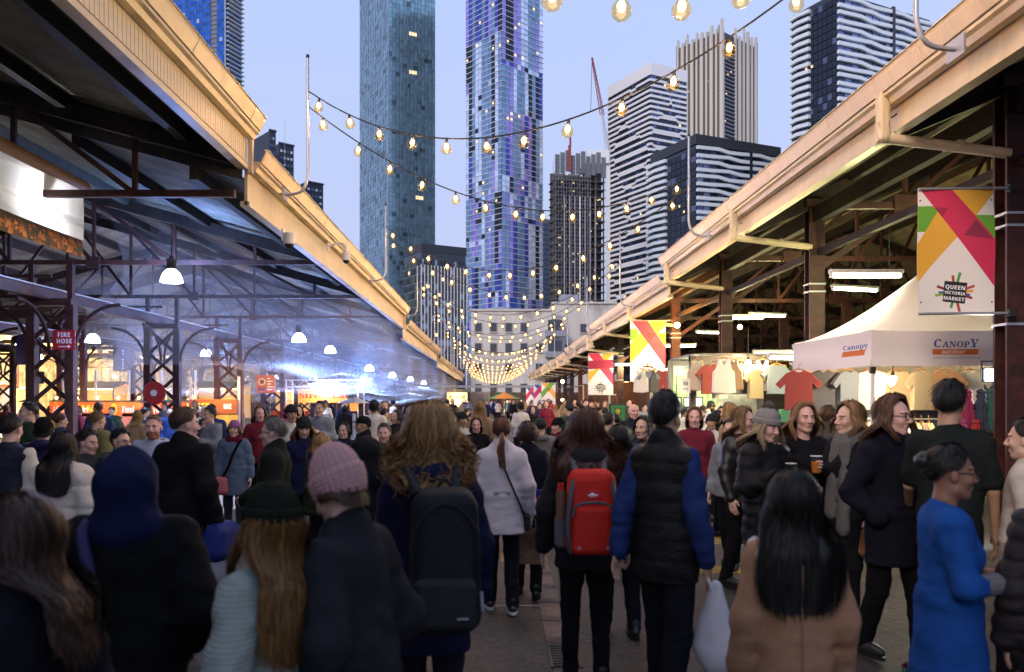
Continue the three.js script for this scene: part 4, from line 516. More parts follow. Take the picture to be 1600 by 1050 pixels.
for (const [x, y, d, arm, lab] of [[541, 400, 18.8, 1, 'white dome camera on a curved arm on the left fascia'], [452, 372, 13.6, 0, 'white dome camera fixed under the left fascia']]) { const p = at(x, y, d), g = thing('security_camera', lab, 'security camera', p); mesh('body', merge([cyl(.09, .1, .16, 0, 0, 0, 16), cyl(.1, .1, .03, 0, -.09, 0, 16)]), M.white, g); mesh('lens_dome', sph(.08, 0, -.1, 0, 16, 10), M.black, g); if (arm) mesh('arm', tube([V(0, .08, 0), V(-.02, .24, 0), V(-.15, .3, 0), V(-.42, .22, 0)], .03, 20, 8), M.white, g); mesh('base_plate', box(.03, .2, .14, arm ? -.42 : -.1, arm ? .2 : .05, 0), M.white, g); }
{ // orange counter stall
  const sgn = canvas(1024, 64, (x, w, h) => { const gr = ['#d8571a', '#e2641c', '#c94a14']; gr.forEach((c, i) => { x.fillStyle = c; x.fillRect(i * 342, 0, 342, h); }); x.fillStyle = '#f6c030'; for (const a of [250, 290, 330, 352]) { x.beginPath(); x.arc(a, 28, 15, 0, 7); x.fill(); } x.fillRect(245, 28, 12, 26); x.fillRect(300, 30, 70, 14); x.beginPath(); x.arc(480, 32, 26, 0, 7); x.fillStyle = '#f0a020'; x.fill(); x.beginPath(); x.arc(480, 32, 12, 0, 7); x.fillStyle = '#5a1a0c'; x.fill(); x.fillStyle = '#fff2dc'; x.font = 'bold 38px serif'; x.fillText('African Street', 20, 46); x.fillText('Food', 540, 46); x.fillText('Rhythm & Co.', 720, 46); });
  const d = 31, a = at(78, 628, d), b = at(292, 651, d), W = b.x - a.x, g = thing('food_stall', 'long orange signed food counter with yellow front beyond the lattice columns', 'food stall', V(a.x, 0, -d)); mesh('sign_board', rbox(W, a.y - b.y, .06, .01, W / 2, (a.y + b.y) / 2, 0), mm('orange_sign', [.95, .95, .95], .6, { map: sgn }), g); mesh('counter_front', uvWorld(box(W, b.y - .02, .08, W / 2, b.y / 2, -.05)), mm('yellow_front', [.62, .36, .05], .7, { map: T.patch }), g); mesh('counter_top', box(W, .05, .9, W / 2, a.y + .03, -.4), M.timber, g); for (let i = 0; i < 5; i++) mesh('post', box(.08, 2.9, .08, W * i / 4, 1.45, -.9), M.galv, g); for (let i = 0; i < 6; i++) mesh('menu_card', box(.42, .52, .02, W * (.12 + .15 * i), .95, .02), mm('menu_print', [.6, .15, .08], .7), g); for (let i = 0; i < 7; i++) { mesh('fairy_light', sph(.05, W * (.05 + .15 * i), a.y + .16, .02, 8, 6), mm('fairy_glow', [1, .8, .5], .5, { em: [16, 11, 5] }), g); point('fairy_light_glow', V(a.x + W * (.05 + .15 * i), a.y + .2, -d + .15), 0xffc060, 2.5, 3); }
  const s2 = canvas(256, 64, (x, w, h) => { x.fillStyle = '#7a3a18'; x.fillRect(0, 0, w, h); x.fillStyle = '#e8c020'; x.font = 'bold 44px sans-serif'; x.fillText('FEED', 10, 48); x.fillStyle = '#fff'; x.font = 'bold 30px sans-serif'; x.fillText('ME', 180, 42); });
  const e = at(296, 624, 30), f = at(372, 647, 30), W2 = f.x - e.x, k = thing('food_stall', 'yellow panelled stall with brown lettered sign beside the orange counter', 'food stall', V(e.x, 0, -30)); mesh('sign_board', rbox(W2, e.y - f.y, .05, .01, W2 / 2, (e.y + f.y) / 2, 0), mm('brown_sign', [.95, .95, .95], .6, { map: s2 }), k); mesh('counter_front', box(W2, f.y, .08, W2 / 2, f.y / 2, -.05), mm('yellow_front'), k); for (const q of [0, W2]) mesh('post', box(.08, 2.6, .08, q, 1.3, -.1), M.galv, k); point('stall_light', V(e.x + 1, 2.2, -29), 0xffc860, 22, 4);
  // lit sign truss behind the crowd
  const l0 = at(452, 622, 36), st = thing('sign_truss', 'silver box truss with glowing lettered signs over the crowd', 'stage truss', V(l0.x, 0, -36)), sil = mm('truss_silver', [.55, .55, .57], .3, { metalness: .8 }); for (const x of [0, 3.2]) for (const q of [-.14, .14]) mesh('upright', rod(V(x + q, 0, 0), V(x + q, 2.6, 0), .025), sil, st); for (const y of [2.3, 2.6]) mesh('rail', rod(V(-.2, y, 0), V(3.4, y, 0), .025), sil, st); for (let i = 0; i < 10; i++) mesh('web_bar', rod(V(i * .34, i % 2 ? 2.3 : 2.6, 0), V(i * .34 + .34, i % 2 ? 2.6 : 2.3, 0), .015), sil, st);
  const s3 = canvas(128, 48, (x, w, h) => { x.fillStyle = '#d8903a'; x.fillRect(0, 0, w, h); x.fillStyle = '#7a1408'; x.font = 'bold 26px serif'; x.fillText('Street Eats', 2, 32); }); mesh('glow_sign', rbox(2.2, .62, .08, .02, 1.5, 1.9, .02), mm('sign_glow', [.3, .3, .3], .5, { map: s3, emissiveMap: s3, em: [.8, .7, .6] }), st); point('sign_light', V(l0.x + 1.5, 1.9, -35.4), 0xffb070, 18, 5); const gl = mesh('spot_globe', sph(.09, 1.1, 2.2, .1), mm('fairy_glow'), st);
  const hotT = canvas(64, 64, (x, w, h) => { x.fillStyle = '#c8521c'; x.fillRect(0, 0, w, h); x.fillStyle = '#f2c070'; x.beginPath(); x.arc(20, 24, 13, 0, 7); x.fill(); x.fillStyle = '#7a1c08'; x.beginPath(); x.arc(20, 24, 8, 0, 7); x.fill(); x.fillStyle = '#ffe2b0'; for (let i = 0; i < 5; i++) x.fillRect(38, 10 + i * 10, 10 + 10 * hash3(i, 1, 1), 4); x.fillStyle = '#8a2a0c'; x.fillRect(6, 44, 28, 14); });
  const h = at(415, 600, 34), hs = thing('hot_sign', 'orange lit menu board high among the far lattice columns', 'sign', h); mesh('board', rbox(.8, .75, .06, .02), mm('hot_glow', [.3, .3, .3], .5, { map: hotT, emissiveMap: hotT, em: [.6, .6, .6] }), hs);
  for (const [x, y, dd, lab] of [[45, 545, 36, 'dark violet hanging banner with beads of light by the left columns'], [193, 555, 44, 'small dark pointed lantern banner hanging deep in the left shed']]) { const p = at(x, y + 25, dd), v = thing('light_banner', lab, 'banner', p); mesh('cloth', extr([[-.55, 0], [.55, 0], [.55, 1.2], [0, 1.5], [-.55, 1.2]], .04), mm('violet_cloth', [.05, .035, .09], .9), v); for (let i = 0; i < 7; i++) mesh('bead_light', sph(.03, 0, .15 + i * .16, .06, 6, 5), mm('bead_glow', [.3, .3, .6], .5, { em: [1.6, 1.4, 6] }), v); }
  const gb = at(58, 590, 33), bb = thing('menu_board', 'dark green menu board hanging beside the lattice column', 'menu board', gb); mesh('board', rbox(.6, .5, .04, .01), mm('green_board', [.02, .06, .05], .6), bb); for (let i = 0; i < 4; i++) mesh('chalk_line', box(.4 - .06 * (i % 2), .025, .006, 0, .16 - i * .1, .024), M.white, bb);
}
for (let i = 0; i < 11; i++) { const d = 40 + (i % 4) * 10, x = -27 + i * 1.85 - (i % 3), g = thing('far_stall', ['striped', 'red', 'white', 'green'][i % 4] + ' roofed lit stall in the depth of the left shed', 'stall', V(x * d / 42, 0, -d), 0, 'lit stalls deep in the left shed'); const c = [[.5, .3, .1], [.4, .05, .03], [.6, .58, .5], [.1, .25, .12]][i % 4]; mesh('counter', rbox(2.4, 1, .6, .02, 0, .5, 0), fab(c), g); mesh('awning', extr([[-.9, 0], [.9, -.35], [.9, -.3], [-.9, .05]], 2.6).rotateY(-Math.PI / 2).translate(1.3, 2.6, 0), fab(c), g); for (const q of [-1.2, 1.2]) mesh('post', box(.06, 2.5, .06, q, 1.25, .7), M.galv, g); mesh('back_panel', box(2.6, 1.6, .05, 0, 1.6, -.9), mm('stall_cream', [.6, .48, .28], .8), g); mesh('strip_light', box(1.8, .06, .06, 0, 2.25, .1), mm('warm_strip_glow', [1, .9, .6], .5, { em: [7, 5.4, 3] }), g); point('stall_light', V(x * d / 42, 2.15, -d + .5), 0xffcc80, 9, 4); }
// ---------------------------------------------------------------- street end
{ const c = mm('container_white', [.62, .6, .58], .6, { map: T.streak }), d = 100, p = at(750, 622, d), g = thing('shipping_container', 'white shipping container end at the foot of the street', 'container', V(p.x, 0, -d)); mesh('box', box(2.44, 2.6, 6, 0, 1.3, -3), c, g); for (let i = 0; i < 4; i++) mesh('rib', box(2.3, .08, .06, 0, .5 + .6 * i, .03), c, g);
  const q = at(713, 622, d - 4), k = thing('shipping_container', 'dark container bar with a lit serving hatch', 'container', V(q.x, 0, -d + 4)); mesh('box', box(5.2, 2.9, 2.4, -1.4, 1.45, -1.2), mm('container_dark', [.04, .04, .05], .6), k); mesh('hatch_light', box(2.4, 1.7, .06, .1, 1.6, .04), mm('hatch_glow', [.5, .42, .25], .6, { em: [1.0, .78, .4] }), k); for (let i = 0; i < 3; i++) mesh('menu_card', box(.5, .5, .03, -.6 + i * .7, 1.9, .09), mm('menu_print'), k); point('hatch_light', V(q.x, 1.8, -d + 5), 0xffd890, 30, 6);
  const u = at(788, 632, 74), um = thing('market_umbrella', 'orange and green market umbrella over the far crowd', 'umbrella', V(u.x, 0, u.z)); for (let i = 0; i < 8; i++) { const a = i / 8 * 2 * Math.PI, b = a + Math.PI / 4, s = new THREE.BufferGeometry(); const R = 1.5; s.setAttribute('position', new THREE.Float32BufferAttribute([0, 2.35, 0, R * Math.cos(a), 1.75, R * Math.sin(a), R * Math.cos(b), 1.75, R * Math.sin(b)], 3)); s.computeVertexNormals(); const mt = fab(i % 3 ? [.62, .22, .03] : [.08, .3, .08]); mt.side = THREE.DoubleSide; mesh('canopy_panel', s, mt, um); } mesh('pole', rod(V(0, 0, 0), V(0, 2.35, 0), .03), M.galv, um);
  const bw = thing('site_hoarding', 'dim hoarding across the far end of the street', 'hoarding', V(0, 0, -112)); mesh('panel', uvWorld(box(40, 2.6, .2, 0, 1.3, 0)), mm('hoarding', [.2, .15, .11], .85, { map: T.patch }), bw); mesh('top_rail', box(40, .3, .3, 0, 3.4, 0), mm('grey_wall'), bw);
}

// unseen tube lamp, added so that the white sheet is lit through
fluo(17, 315, 12.6, 1.2, 26, 'added unseen tube backlighting the white flame-bordered sheet', Math.PI / 2, 0xeef2ff);
for (const [dd, lab] of [[14, 'added tube lighting the shed roof behind the tent'], [20.5, 'added tube lighting the shed roof behind the print stall'], [27, 'added tube lighting the shed roof beyond the print stall'], [34, 'added tube lighting the shed roof beyond the second banner']]) { const X = 9.2; fluo(PX + X / dd * F, PY - 2.75 / dd * F, dd, 1.3, 60, lab, .3); }  // tubes added to brighten the underside of the right roof
{ // cooking smoke drifting under the left roof: bodies of haze with uneven faces
  const sm_ = mm('smoke', [.84, .89, 1], 1, { transparent: true, opacity: .11, transmission: .5, thickness: 0, side: THREE.DoubleSide, depthWrite: false });
  [[-25, 3.0, -104, -4.3], [-33, 2.3, -98, -4.4], [-43, 1.9, -92, -4.5]].forEach(([z0, y0, z1, x1], i) => {
    const g = new THREE.BoxGeometry(1, 1, 1, 30, 8, 60), p = g.attributes.position, x0 = [-12, -16, -22][i];
    for (let k = 0; k < p.count; k++) { const u = p.getX(k) + .5, v = p.getY(k) + .5, w = .5 - p.getZ(k), x = x0 + (x1 - x0) * u, z = z0 + (z1 - z0) * w, roof = (z > -36 ? 5.2 : z > -58 ? 4.7 : 4.25) + (-4 - Math.max(x, -26.8 - x)) * .27; let y = y0 + (roof + .4 - y0) * v; y += (1 - v) * (.5 * noise3(x * .3 + i * 9, 2, z * .16) + .2 * noise3(x * .9, i, z * .5)); p.setXYZ(k, x - (1 - Math.abs(2 * v - 1)) * 0, y, z + (1 - w) * (2.6 * noise3(x * .22 + i * 4, y * .5, 3) + .7 * noise3(x * .8, y * 1.3, i))); }
    g.computeVertexNormals(); const s = mesh('smoke', g, sm_); tag(s, ['thin cooking smoke hanging under the near part of the left roof', 'cooking smoke hanging among the bell lamps', 'denser cooking smoke under the far part of the left roof'][i], 'smoke', null, 'stuff');
  });
}
const SPEC = { nylon_: .35, wool_: .12, fabric_: .15 };
// ---------------------------------------------------------------- implicit surfaces for people
class Field {
  constructor(lo, hi, c) { this.lo = lo; this.c = c; this.n = [0, 1, 2].map(i => Math.ceil((hi[i] - lo[i]) / c) + 1); this.d = new Float32Array(this.n[0] * this.n[1] * this.n[2]).fill(.25); }
  each(lo, hi, fn) { const [nx, ny, nz] = this.n, c = this.c, L = this.lo, r = (v, i, f) => Math.max(0, Math.min(this.n[i] - 1, f((v - L[i]) / c))); const x0 = r(lo[0], 0, Math.floor), x1 = r(hi[0], 0, Math.ceil), y0 = r(lo[1], 1, Math.floor), y1 = r(hi[1], 1, Math.ceil), z0 = r(lo[2], 2, Math.floor), z1 = r(hi[2], 2, Math.ceil); for (let k = z0; k <= z1; k++) for (let j = y0; j <= y1; j++) { let o = (k * ny + j) * nx + x0; for (let i = x0; i <= x1; i++, o++) this.d[o] = fn(L[0] + i * c, L[1] + j * c, L[2] + k * c, this.d[o]); } return this; }
  cone(a, b, ra, rb, k = .03, fz = 1, sub) { // tapered capsule; fz flattens it front to back
    const g = Math.max(ra, rb) + k + 2 * this.c, az = a.z / fz, bz = b.z / fz, ux = b.x - a.x, uy = b.y - a.y, uz = bz - az, uu = ux * ux + uy * uy + uz * uz || 1e-9, q = fz < 1 ? .85 : 1;
    return this.each([Math.min(a.x, b.x) - g, Math.min(a.y, b.y) - g, Math.min(a.z, b.z) - g], [Math.max(a.x, b.x) + g, Math.max(a.y, b.y) + g, Math.max(a.z, b.z) + g], (x, y, z, d) => { z /= fz; const px = x - a.x, py = y - a.y, pz = z - az; let t = (px * ux + py * uy + pz * uz) / uu; t = t < 0 ? 0 : t > 1 ? 1 : t; const ex = px - ux * t, ey = py - uy * t, ez = pz - uz * t; let e = (Math.sqrt(ex * ex + ey * ey + ez * ez) - ra - (rb - ra) * t) * q; if (sub) { e = -e; const h = Math.max(k - Math.abs(d - e), 0) / k; return Math.max(d, e) + h * h * k / 4; } const h = Math.max(k - Math.abs(d - e), 0) / k; return Math.min(d, e) - h * h * k / 4; });
  }
  ell(c, r, k = .02, sub) { const g = Math.max(r[0], r[1], r[2]) + k + 2 * this.c; return this.each([c[0] - g, c[1] - g, c[2] - g], [c[0] + g, c[1] + g, c[2] + g], (x, y, z, d) => { x -= c[0]; y -= c[1]; z -= c[2]; const a = x / r[0], b = y / r[1], w = z / r[2], k0 = Math.sqrt(a * a + b * b + w * w), a1 = a / r[0], b1 = b / r[1], w1 = w / r[2], k1 = Math.sqrt(a1 * a1 + b1 * b1 + w1 * w1) || 1e-6; let e = k0 * (k0 - 1) / k1; if (k0 < .01) e = -Math.min(...r); if (sub) { e = -e; const h = Math.max(k - Math.abs(d - e), 0) / k; return Math.max(d, e) + h * h * k / 4; } const h = Math.max(k - Math.abs(d - e), 0) / k; return Math.min(d, e) - h * h * k / 4; }); }
  mod(fn) { const [nx, ny, nz] = this.n, c = this.c, L = this.lo; let o = 0; for (let k = 0; k < nz; k++) for (let j = 0; j < ny; j++) for (let i = 0; i < nx; i++, o++) if (this.d[o] < .09) this.d[o] = fn(L[0] + i * c, L[1] + j * c, L[2] + k * c, this.d[o]); return this; }
  mesh(colorFn) { // naive surface nets
    const [nx, ny, nz] = this.n, D = this.d, c = this.c, L = this.lo, id = new Int32Array(nx * ny * nz).fill(-1), P = [], I = []; const sy = nx, sz = nx * ny;
    for (let k = 0; k < nz - 1; k++) for (let j = 0; j < ny - 1; j++) for (let i = 0; i < nx - 1; i++) { const o = k * sz + j * sy + i; let mk = 0; const v = [D[o], D[o + 1], D[o + sy], D[o + sy + 1], D[o + sz], D[o + sz + 1], D[o + sz + sy], D[o + sz + sy + 1]]; for (let q = 0; q < 8; q++) if (v[q] < 0) mk |= 1 << q; if (mk === 0 || mk === 255) continue; let x = 0, y = 0, z = 0, n = 0; for (let a = 0; a < 8; a++) for (let e = 0; e < 3; e++) { const b = a | (1 << e); if (b === a || (v[a] < 0) === (v[b] < 0)) continue; const t = v[a] / (v[a] - v[b]); x += (a & 1) + (e === 0 ? t : 0); y += ((a >> 1) & 1) + (e === 1 ? t : 0); z += ((a >> 2) & 1) + (e === 2 ? t : 0); n++; } id[o] = P.length / 3; P.push(L[0] + (i + x / n) * c, L[1] + (j + y / n) * c, L[2] + (k + z / n) * c); }
    const quad = (a, b, e, f, flip) => { if (a < 0 || b < 0 || e < 0 || f < 0) return; if (flip) I.push(a, e, b, b, e, f); else I.push(a, b, e, b, f, e); };
    for (let k = 1; k < nz - 1; k++) for (let j = 1; j < ny - 1; j++) for (let i = 1; i < nx - 1; i++) { const o = k * sz + j * sy + i, s = D[o] < 0; if (s !== D[o + 1] < 0) quad(id[o - sy - sz], id[o - sz], id[o - sy], id[o], !s); if (s !== D[o + sy] < 0) quad(id[o - 1 - sz], id[o - 1], id[o - sz], id[o], !s); if (s !== D[o + sz] < 0) quad(id[o - 1 - sy], id[o - sy], id[o - 1], id[o], !s); }
    const g = new THREE.BufferGeometry(); g.setAttribute('position', new THREE.Float32BufferAttribute(P, 3)); g.setIndex(I); g.computeVertexNormals();
    const uv = new Float32Array(P.length / 3 * 2); for (let i = 0; i < P.length / 3; i++) { uv[2 * i] = (P[3 * i] + .8 * P[3 * i + 2]) * 5; uv[2 * i + 1] = P[3 * i + 1] * 5; } g.setAttribute('uv', new THREE.BufferAttribute(uv, 2));
    if (colorFn) { const cl = new Float32Array(P.length); for (let i = 0; i < P.length; i += 3) { const q = colorFn(P[i], P[i + 1], P[i + 2]); cl[i] = q[0]; cl[i + 1] = q[1]; cl[i + 2] = q[2]; } g.setAttribute('color', new THREE.BufferAttribute(cl, 3)); }
    return g;
  }
}
// head: centre at the origin, chin at y=-.118, crown at +.118, face towards +z
const headCache = {};
function headGeo(male, cell, beard) {
  const key = [male, cell, beard].join(); if (headCache[key]) return headCache[key];
  const f = new Field([-.105, -.19, -.13], [.105, .14, .14], cell), w = male ? 1.05 : 1;
  f.ell([0, .03, -.012], [.075 * w, .087, .096], .02).ell([0, -.03, .022], [.06 * w, .085, .068], .03).ell([0, -.1, .058], [.023 * w, .018, .022], .025).cone(V(-.045 * w, -.075, .01), V(-.012, -.102, .055), .02, .018, .02).cone(V(.045 * w, -.075, .01), V(.012, -.102, .055), .02, .018, .02);
  for (const s of [-1, 1]) { f.ell([.036 * s, -.028, .06], [.025, .024, .024], .02); f.ell([.032 * s, .006, .101], [.019, .014, .018], .012, true); f.ell([.012 * s, -.036, .094], [.009, .008, .011], .006); f.ell([.079 * s * w, -.006, -.006], [.009, .03, .018], .008); f.ell([.031 * s, .0045, .0765], [.017, .012, .0145], .004); }
  f.cone(V(-.034, .025, .08), V(.034, .025, .08), male ? .012 : .009, male ? .012 : .009, .014).cone(V(0, .016, .086), V(0, -.029, .108), .0075, .0125, .012).cone(V(-.017, -.0615, .082), V(.017, -.0615, .082), .0065, .0065, .006).cone(V(-.015, -.0725, .081), V(.015, -.0725, .081), .008, .008, .006).cone(V(0, -.07, -.02), V(0, -.12, -.028), .052 * w, .054 * w, .03);
  for (const s of [-1, 1]) f.ell([.031 * s, .0035, .094], [.0135, .0062, .012], .002, true);
  const g = f.mesh((x, y, z) => { let c = [1, 1, 1]; const ax = Math.abs(x); if (z > .078 && ax < .022 - Math.abs(y + .067) * .5 && y < -.056 && y > -.082) c = [.78, .42, .42]; else if (z > .06 && y > .019 && y < .031 - .15 * Math.abs(ax - .03) && ax > .014 && ax < .052) c = [.16, .11, .08]; else if (z > .07 && y > .0075 && y < .0125 && ax > .017 && ax < .046) c = [.3, .2, .17]; else if (z > .04 && ax > .02 && ax < .05 && y < -.01 && y > -.045) c = [1.03, .88, .84]; if (beard && y < -.048 && z > -.01 && !(c[1] < .5) && !(ax < .02 && y > -.058 && y < -.054)) c = [.42, .27, .18]; return c; });
  return headCache[key] = g;
}
const handCache = {};
function handGeo(grip) { // wrist at the origin, fingers towards -y, palm towards +x, thumb on the +z side
  if (handCache[grip]) return handCache[grip];
  const f = new Field([-.06, -.21, -.07], [.09, .04, .09], .004); f.cone(V(0, .03, 0), V(0, -.02, 0), .027, .026, .015).ell([.002, -.052, .002], [.017, .048, .041], .012);
  const L = [.072, .08, .074, .058]; L.forEach((l, i) => { let p = V(.002, -.088 + (i === 3 ? .012 : 0), .031 - i * .021), a = grip ? .45 : .12; const seg = [l * .45, l * .32, l * .26]; seg.forEach((s, k) => { const q = V(p.x + Math.sin(a) * s, p.y - Math.cos(a) * s, p.z); f.cone(p, q, .0092 - k * .0008, .0086 - k * .0008, .004); p = q; a += grip ? .85 : .28; }); });
  f.cone(V(.006, -.022, .028), V(.016, -.055, .05), .014, .011, .012).cone(V(.016, -.055, .05), V(grip ? .045 : .022, -.085, grip ? .045 : .055), .011, .0085, .004);
  return handCache[grip] = f.mesh();
}
// hair: surface and strands in head space
function hairGeo(o) {
  const { len = 0, vol = .01, wave = 0, freq = 18, n = 260, r = .0048, zb = .135, cap = 9, fringe = 50, back = 128, side = 96, sweep = 1.1, spread = .03, rough = .006 } = o, C = V(0, .03, -.012), R = V(.0765, .0885, .0975), list = [];
  const tmax = az => { const a = Math.abs(az); const k = a < .75 ? fringe : a < 1.35 ? fringe + (side - fringe) * (a - .75) / .6 : a < 1.75 ? side : side + (back - side) * Math.min(1, (a - 1.75) / .7); return k * Math.PI / 180; };
  const path = (az, t0, infl, k, ph) => { // k in 0..1 along the strand
    const a0 = Math.abs(az), sg = az < 0 ? -1 : 1, tm = tmax(az), eq = len > 0 ? Math.max(tm * (a0 < 1 ? .95 : 1), 1.6) : tm, arc = .1, L = arc + len, kk = len > 0 ? Math.min(1, k * L / arc * 1.0) : k, t = t0 + (eq - t0) * kk;
    let a = az; if (len > 0 && a0 < sweep) { const w = sm(Math.min(1, Math.max(0, (t - .25) / .9))); a = sg * (a0 + (sweep - a0) * w); }
    if (C.y + (R.y + infl) * Math.cos(t) > cap) infl = .001;
    const p = V(C.x + (R.x + infl) * Math.sin(t) * Math.sin(a), C.y + (R.y + infl) * Math.cos(t), C.z + (R.z + infl) * Math.sin(t) * Math.cos(a));
    if (len > 0 && k * L > arc) { const dr = k * L - arc, q = dr / Math.max(len, .01); p.y -= dr; p.x += Math.max(-1, Math.min(1, p.x / .06)) * spread * Math.sin(q * 2.2) * .8; const onb = Math.max(0, Math.min(1, (dr - .06) / .1)); if (Math.abs(a) > 1.45) p.z += (-zb - p.z) * onb * .92; else p.z += (.10 - p.z) * onb * .8; if (Math.abs(a) <= 1.45) p.x += (Math.sign(p.x) * .095 - p.x) * onb * .5; }
    if (wave) { const w = wave * Math.min(1, k * 2.2); p.x += w * Math.sin(k * freq + ph); p.z += w * Math.cos(k * freq * .9 + ph * 1.7); p.y += w * .4 * Math.sin(k * freq * 1.3 + ph * 2.1); }
    return p;
  };
  { // base surface
    const na = 40, ns = len > 0 ? 22 : 12, P = [], I = [], cl = []; for (let i = 0; i <= na; i++) for (let j = 0; j <= ns; j++) { const az = -Math.PI + 2 * Math.PI * i / na + 1e-4, p = path(az, .02, vol * .55 + .006 + .003 * Math.sin(i * 7.3), j / ns, i * .8); P.push(p.x, p.y, p.z); const b = .62 + .2 * hash3(i, 3, 5); cl.push(b, b, b); }
    for (let i = 0; i < na; i++) for (let j = 0; j < ns; j++) { const a = i * (ns + 1) + j; if (Math.abs(P[3 * a + 3] - P[3 * (a + ns + 1) + 3]) > .06 || Math.abs(P[3 * a + 5] - P[3 * (a + ns + 1) + 5]) > .045) continue; I.push(a, a + 1, a + ns + 1, a + 1, a + ns + 2, a + ns + 1); }
    const g = new THREE.BufferGeometry(); g.setAttribute('position', new THREE.Float32BufferAttribute(P, 3)); g.setAttribute('color', new THREE.Float32BufferAttribute(cl, 3)); g.setIndex(I); g.computeVertexNormals(); list.push(g);
  }
  const P = [], N = [], Cc = [], I = [], seg = len > .05 ? 11 : 5;
  for (let s = 0; s < n; s++) {
    const az = rr(-Math.PI, Math.PI), t0 = len > 0 ? rr(.02, .9) * Math.min(1.3, tmax(az) * .9) : rr(.0, .85) * tmax(az), fly = rnd() < .12, infl = .007 + vol * (.5 + rnd() * .8) + (fly ? .012 : 0), ph = rr(0, 6.28), k1 = len > 0 ? rr(.7, 1.06) : 1, b = rr(.5, 1.45), rs = r * rr(.5, 1.3) * (fly ? .35 : 1), j = V(rr(-1, 1), rr(-1, 1), rr(-1, 1)).multiplyScalar(rough + (fly ? .02 : 0)), base = P.length / 3;
    let prev = null; for (let k = 0; k <= seg; k++) { const q = k / seg, p = path(az, t0, infl, len > 0 ? q * k1 : Math.min(1, q * .5), ph).addScaledVector(j, q); const nx = path(az, t0, infl, len > 0 ? q * k1 + .02 : Math.min(1, q * .5 + .03), ph).addScaledVector(j, q).sub(p).normalize(); let u = V(p.x, 0, p.z + .012).normalize(); if (Math.abs(u.dot(nx)) > .9) u = V(0, 0, 1); const v = V().crossVectors(nx, u).normalize(); u = V().crossVectors(v, nx); const rad = rs * (k === seg ? .15 : 1 - .45 * q); for (const e of [-1, 1]) { P.push(p.x + v.x * rad * e, p.y + v.y * rad * e, p.z + v.z * rad * e); const q_ = u.clone().addScaledVector(v, e * .7).normalize(); N.push(q_.x, q_.y, q_.z); Cc.push(b, b, b); } if (k) { const a = base + (k - 1) * 2; I.push(a, a + 1, a + 2, a + 1, a + 3, a + 2); } }
  }
  const g = new THREE.BufferGeometry(); g.setAttribute('position', new THREE.Float32BufferAttribute(P, 3)); g.setAttribute('normal', new THREE.Float32BufferAttribute(N, 3)); g.setAttribute('color', new THREE.Float32BufferAttribute(Cc, 3)); g.setIndex(I); list.push(g); return merge(list);
}
const SK = { fair: [.62, .38, .28], tan: [.42, .24, .15], dark: [.22, .11, .07], pink: [.66, .38, .30] };
const skinM = k => mm('skin_' + k, SK[k], .62, { vertexColors: true, bumpMap: T.grain, bumpScale: .0006 });
const hairM = c => mm('hair_' + c.map(a => Math.round(a * 1000)).join('_'), c.map(a => a * .72), .5, { vertexColors: true, side: THREE.DoubleSide, transmission: 0, specularIntensity: .6 });
const leath = c => mm('leather_' + c.map(a => Math.round(a * 100)).join('_'), c, .4, { bumpMap: T.grain, bumpScale: .002 });
const nylon = c => mm('nylon_' + c.map(a => Math.round(a * 1000)).join('_'), c, .55, { specularIntensity: SPEC['nylon_'], transmission: 0, bumpMap: T.grain, bumpScale: .004 });
const wool = c => mm('wool_' + c.map(a => Math.round(a * 1000)).join('_'), c, .95, { specularIntensity: SPEC['wool_'], transmission: 0, bumpMap: T.knit, bumpScale: .01 });
const clothM = c => mm('fabric_' + c.map(a => Math.round(a * 1000)).join('_'), c, .9, { specularIntensity: SPEC['fabric_'], transmission: 0, bumpMap: T.weave, bumpScale: .006 });
const ARM = { down: [[.225, 1.15, -.035], [.245, .90, .045]], slack: [[.24, 1.15, -.05], [.27, .9, .02]], hold: [[.225, 1.15, .01], [.10, 1.24, .23]], low: [[.23, 1.14, -.02], [.10, 1.06, .22]], phone: [[.22, 1.14, .02], [.06, 1.15, .27]], pocket: [[.27, 1.14, -.07], [.20, .97, .085]], swing: [[.225, 1.15, -.1], [.24, .93, -.16]], fwd: [[.22, 1.16, .06], [.22, 1.02, .28]], back: [[.25, 1.17, -.12], [.16, 1.0, -.16]] };
const spawned = [];
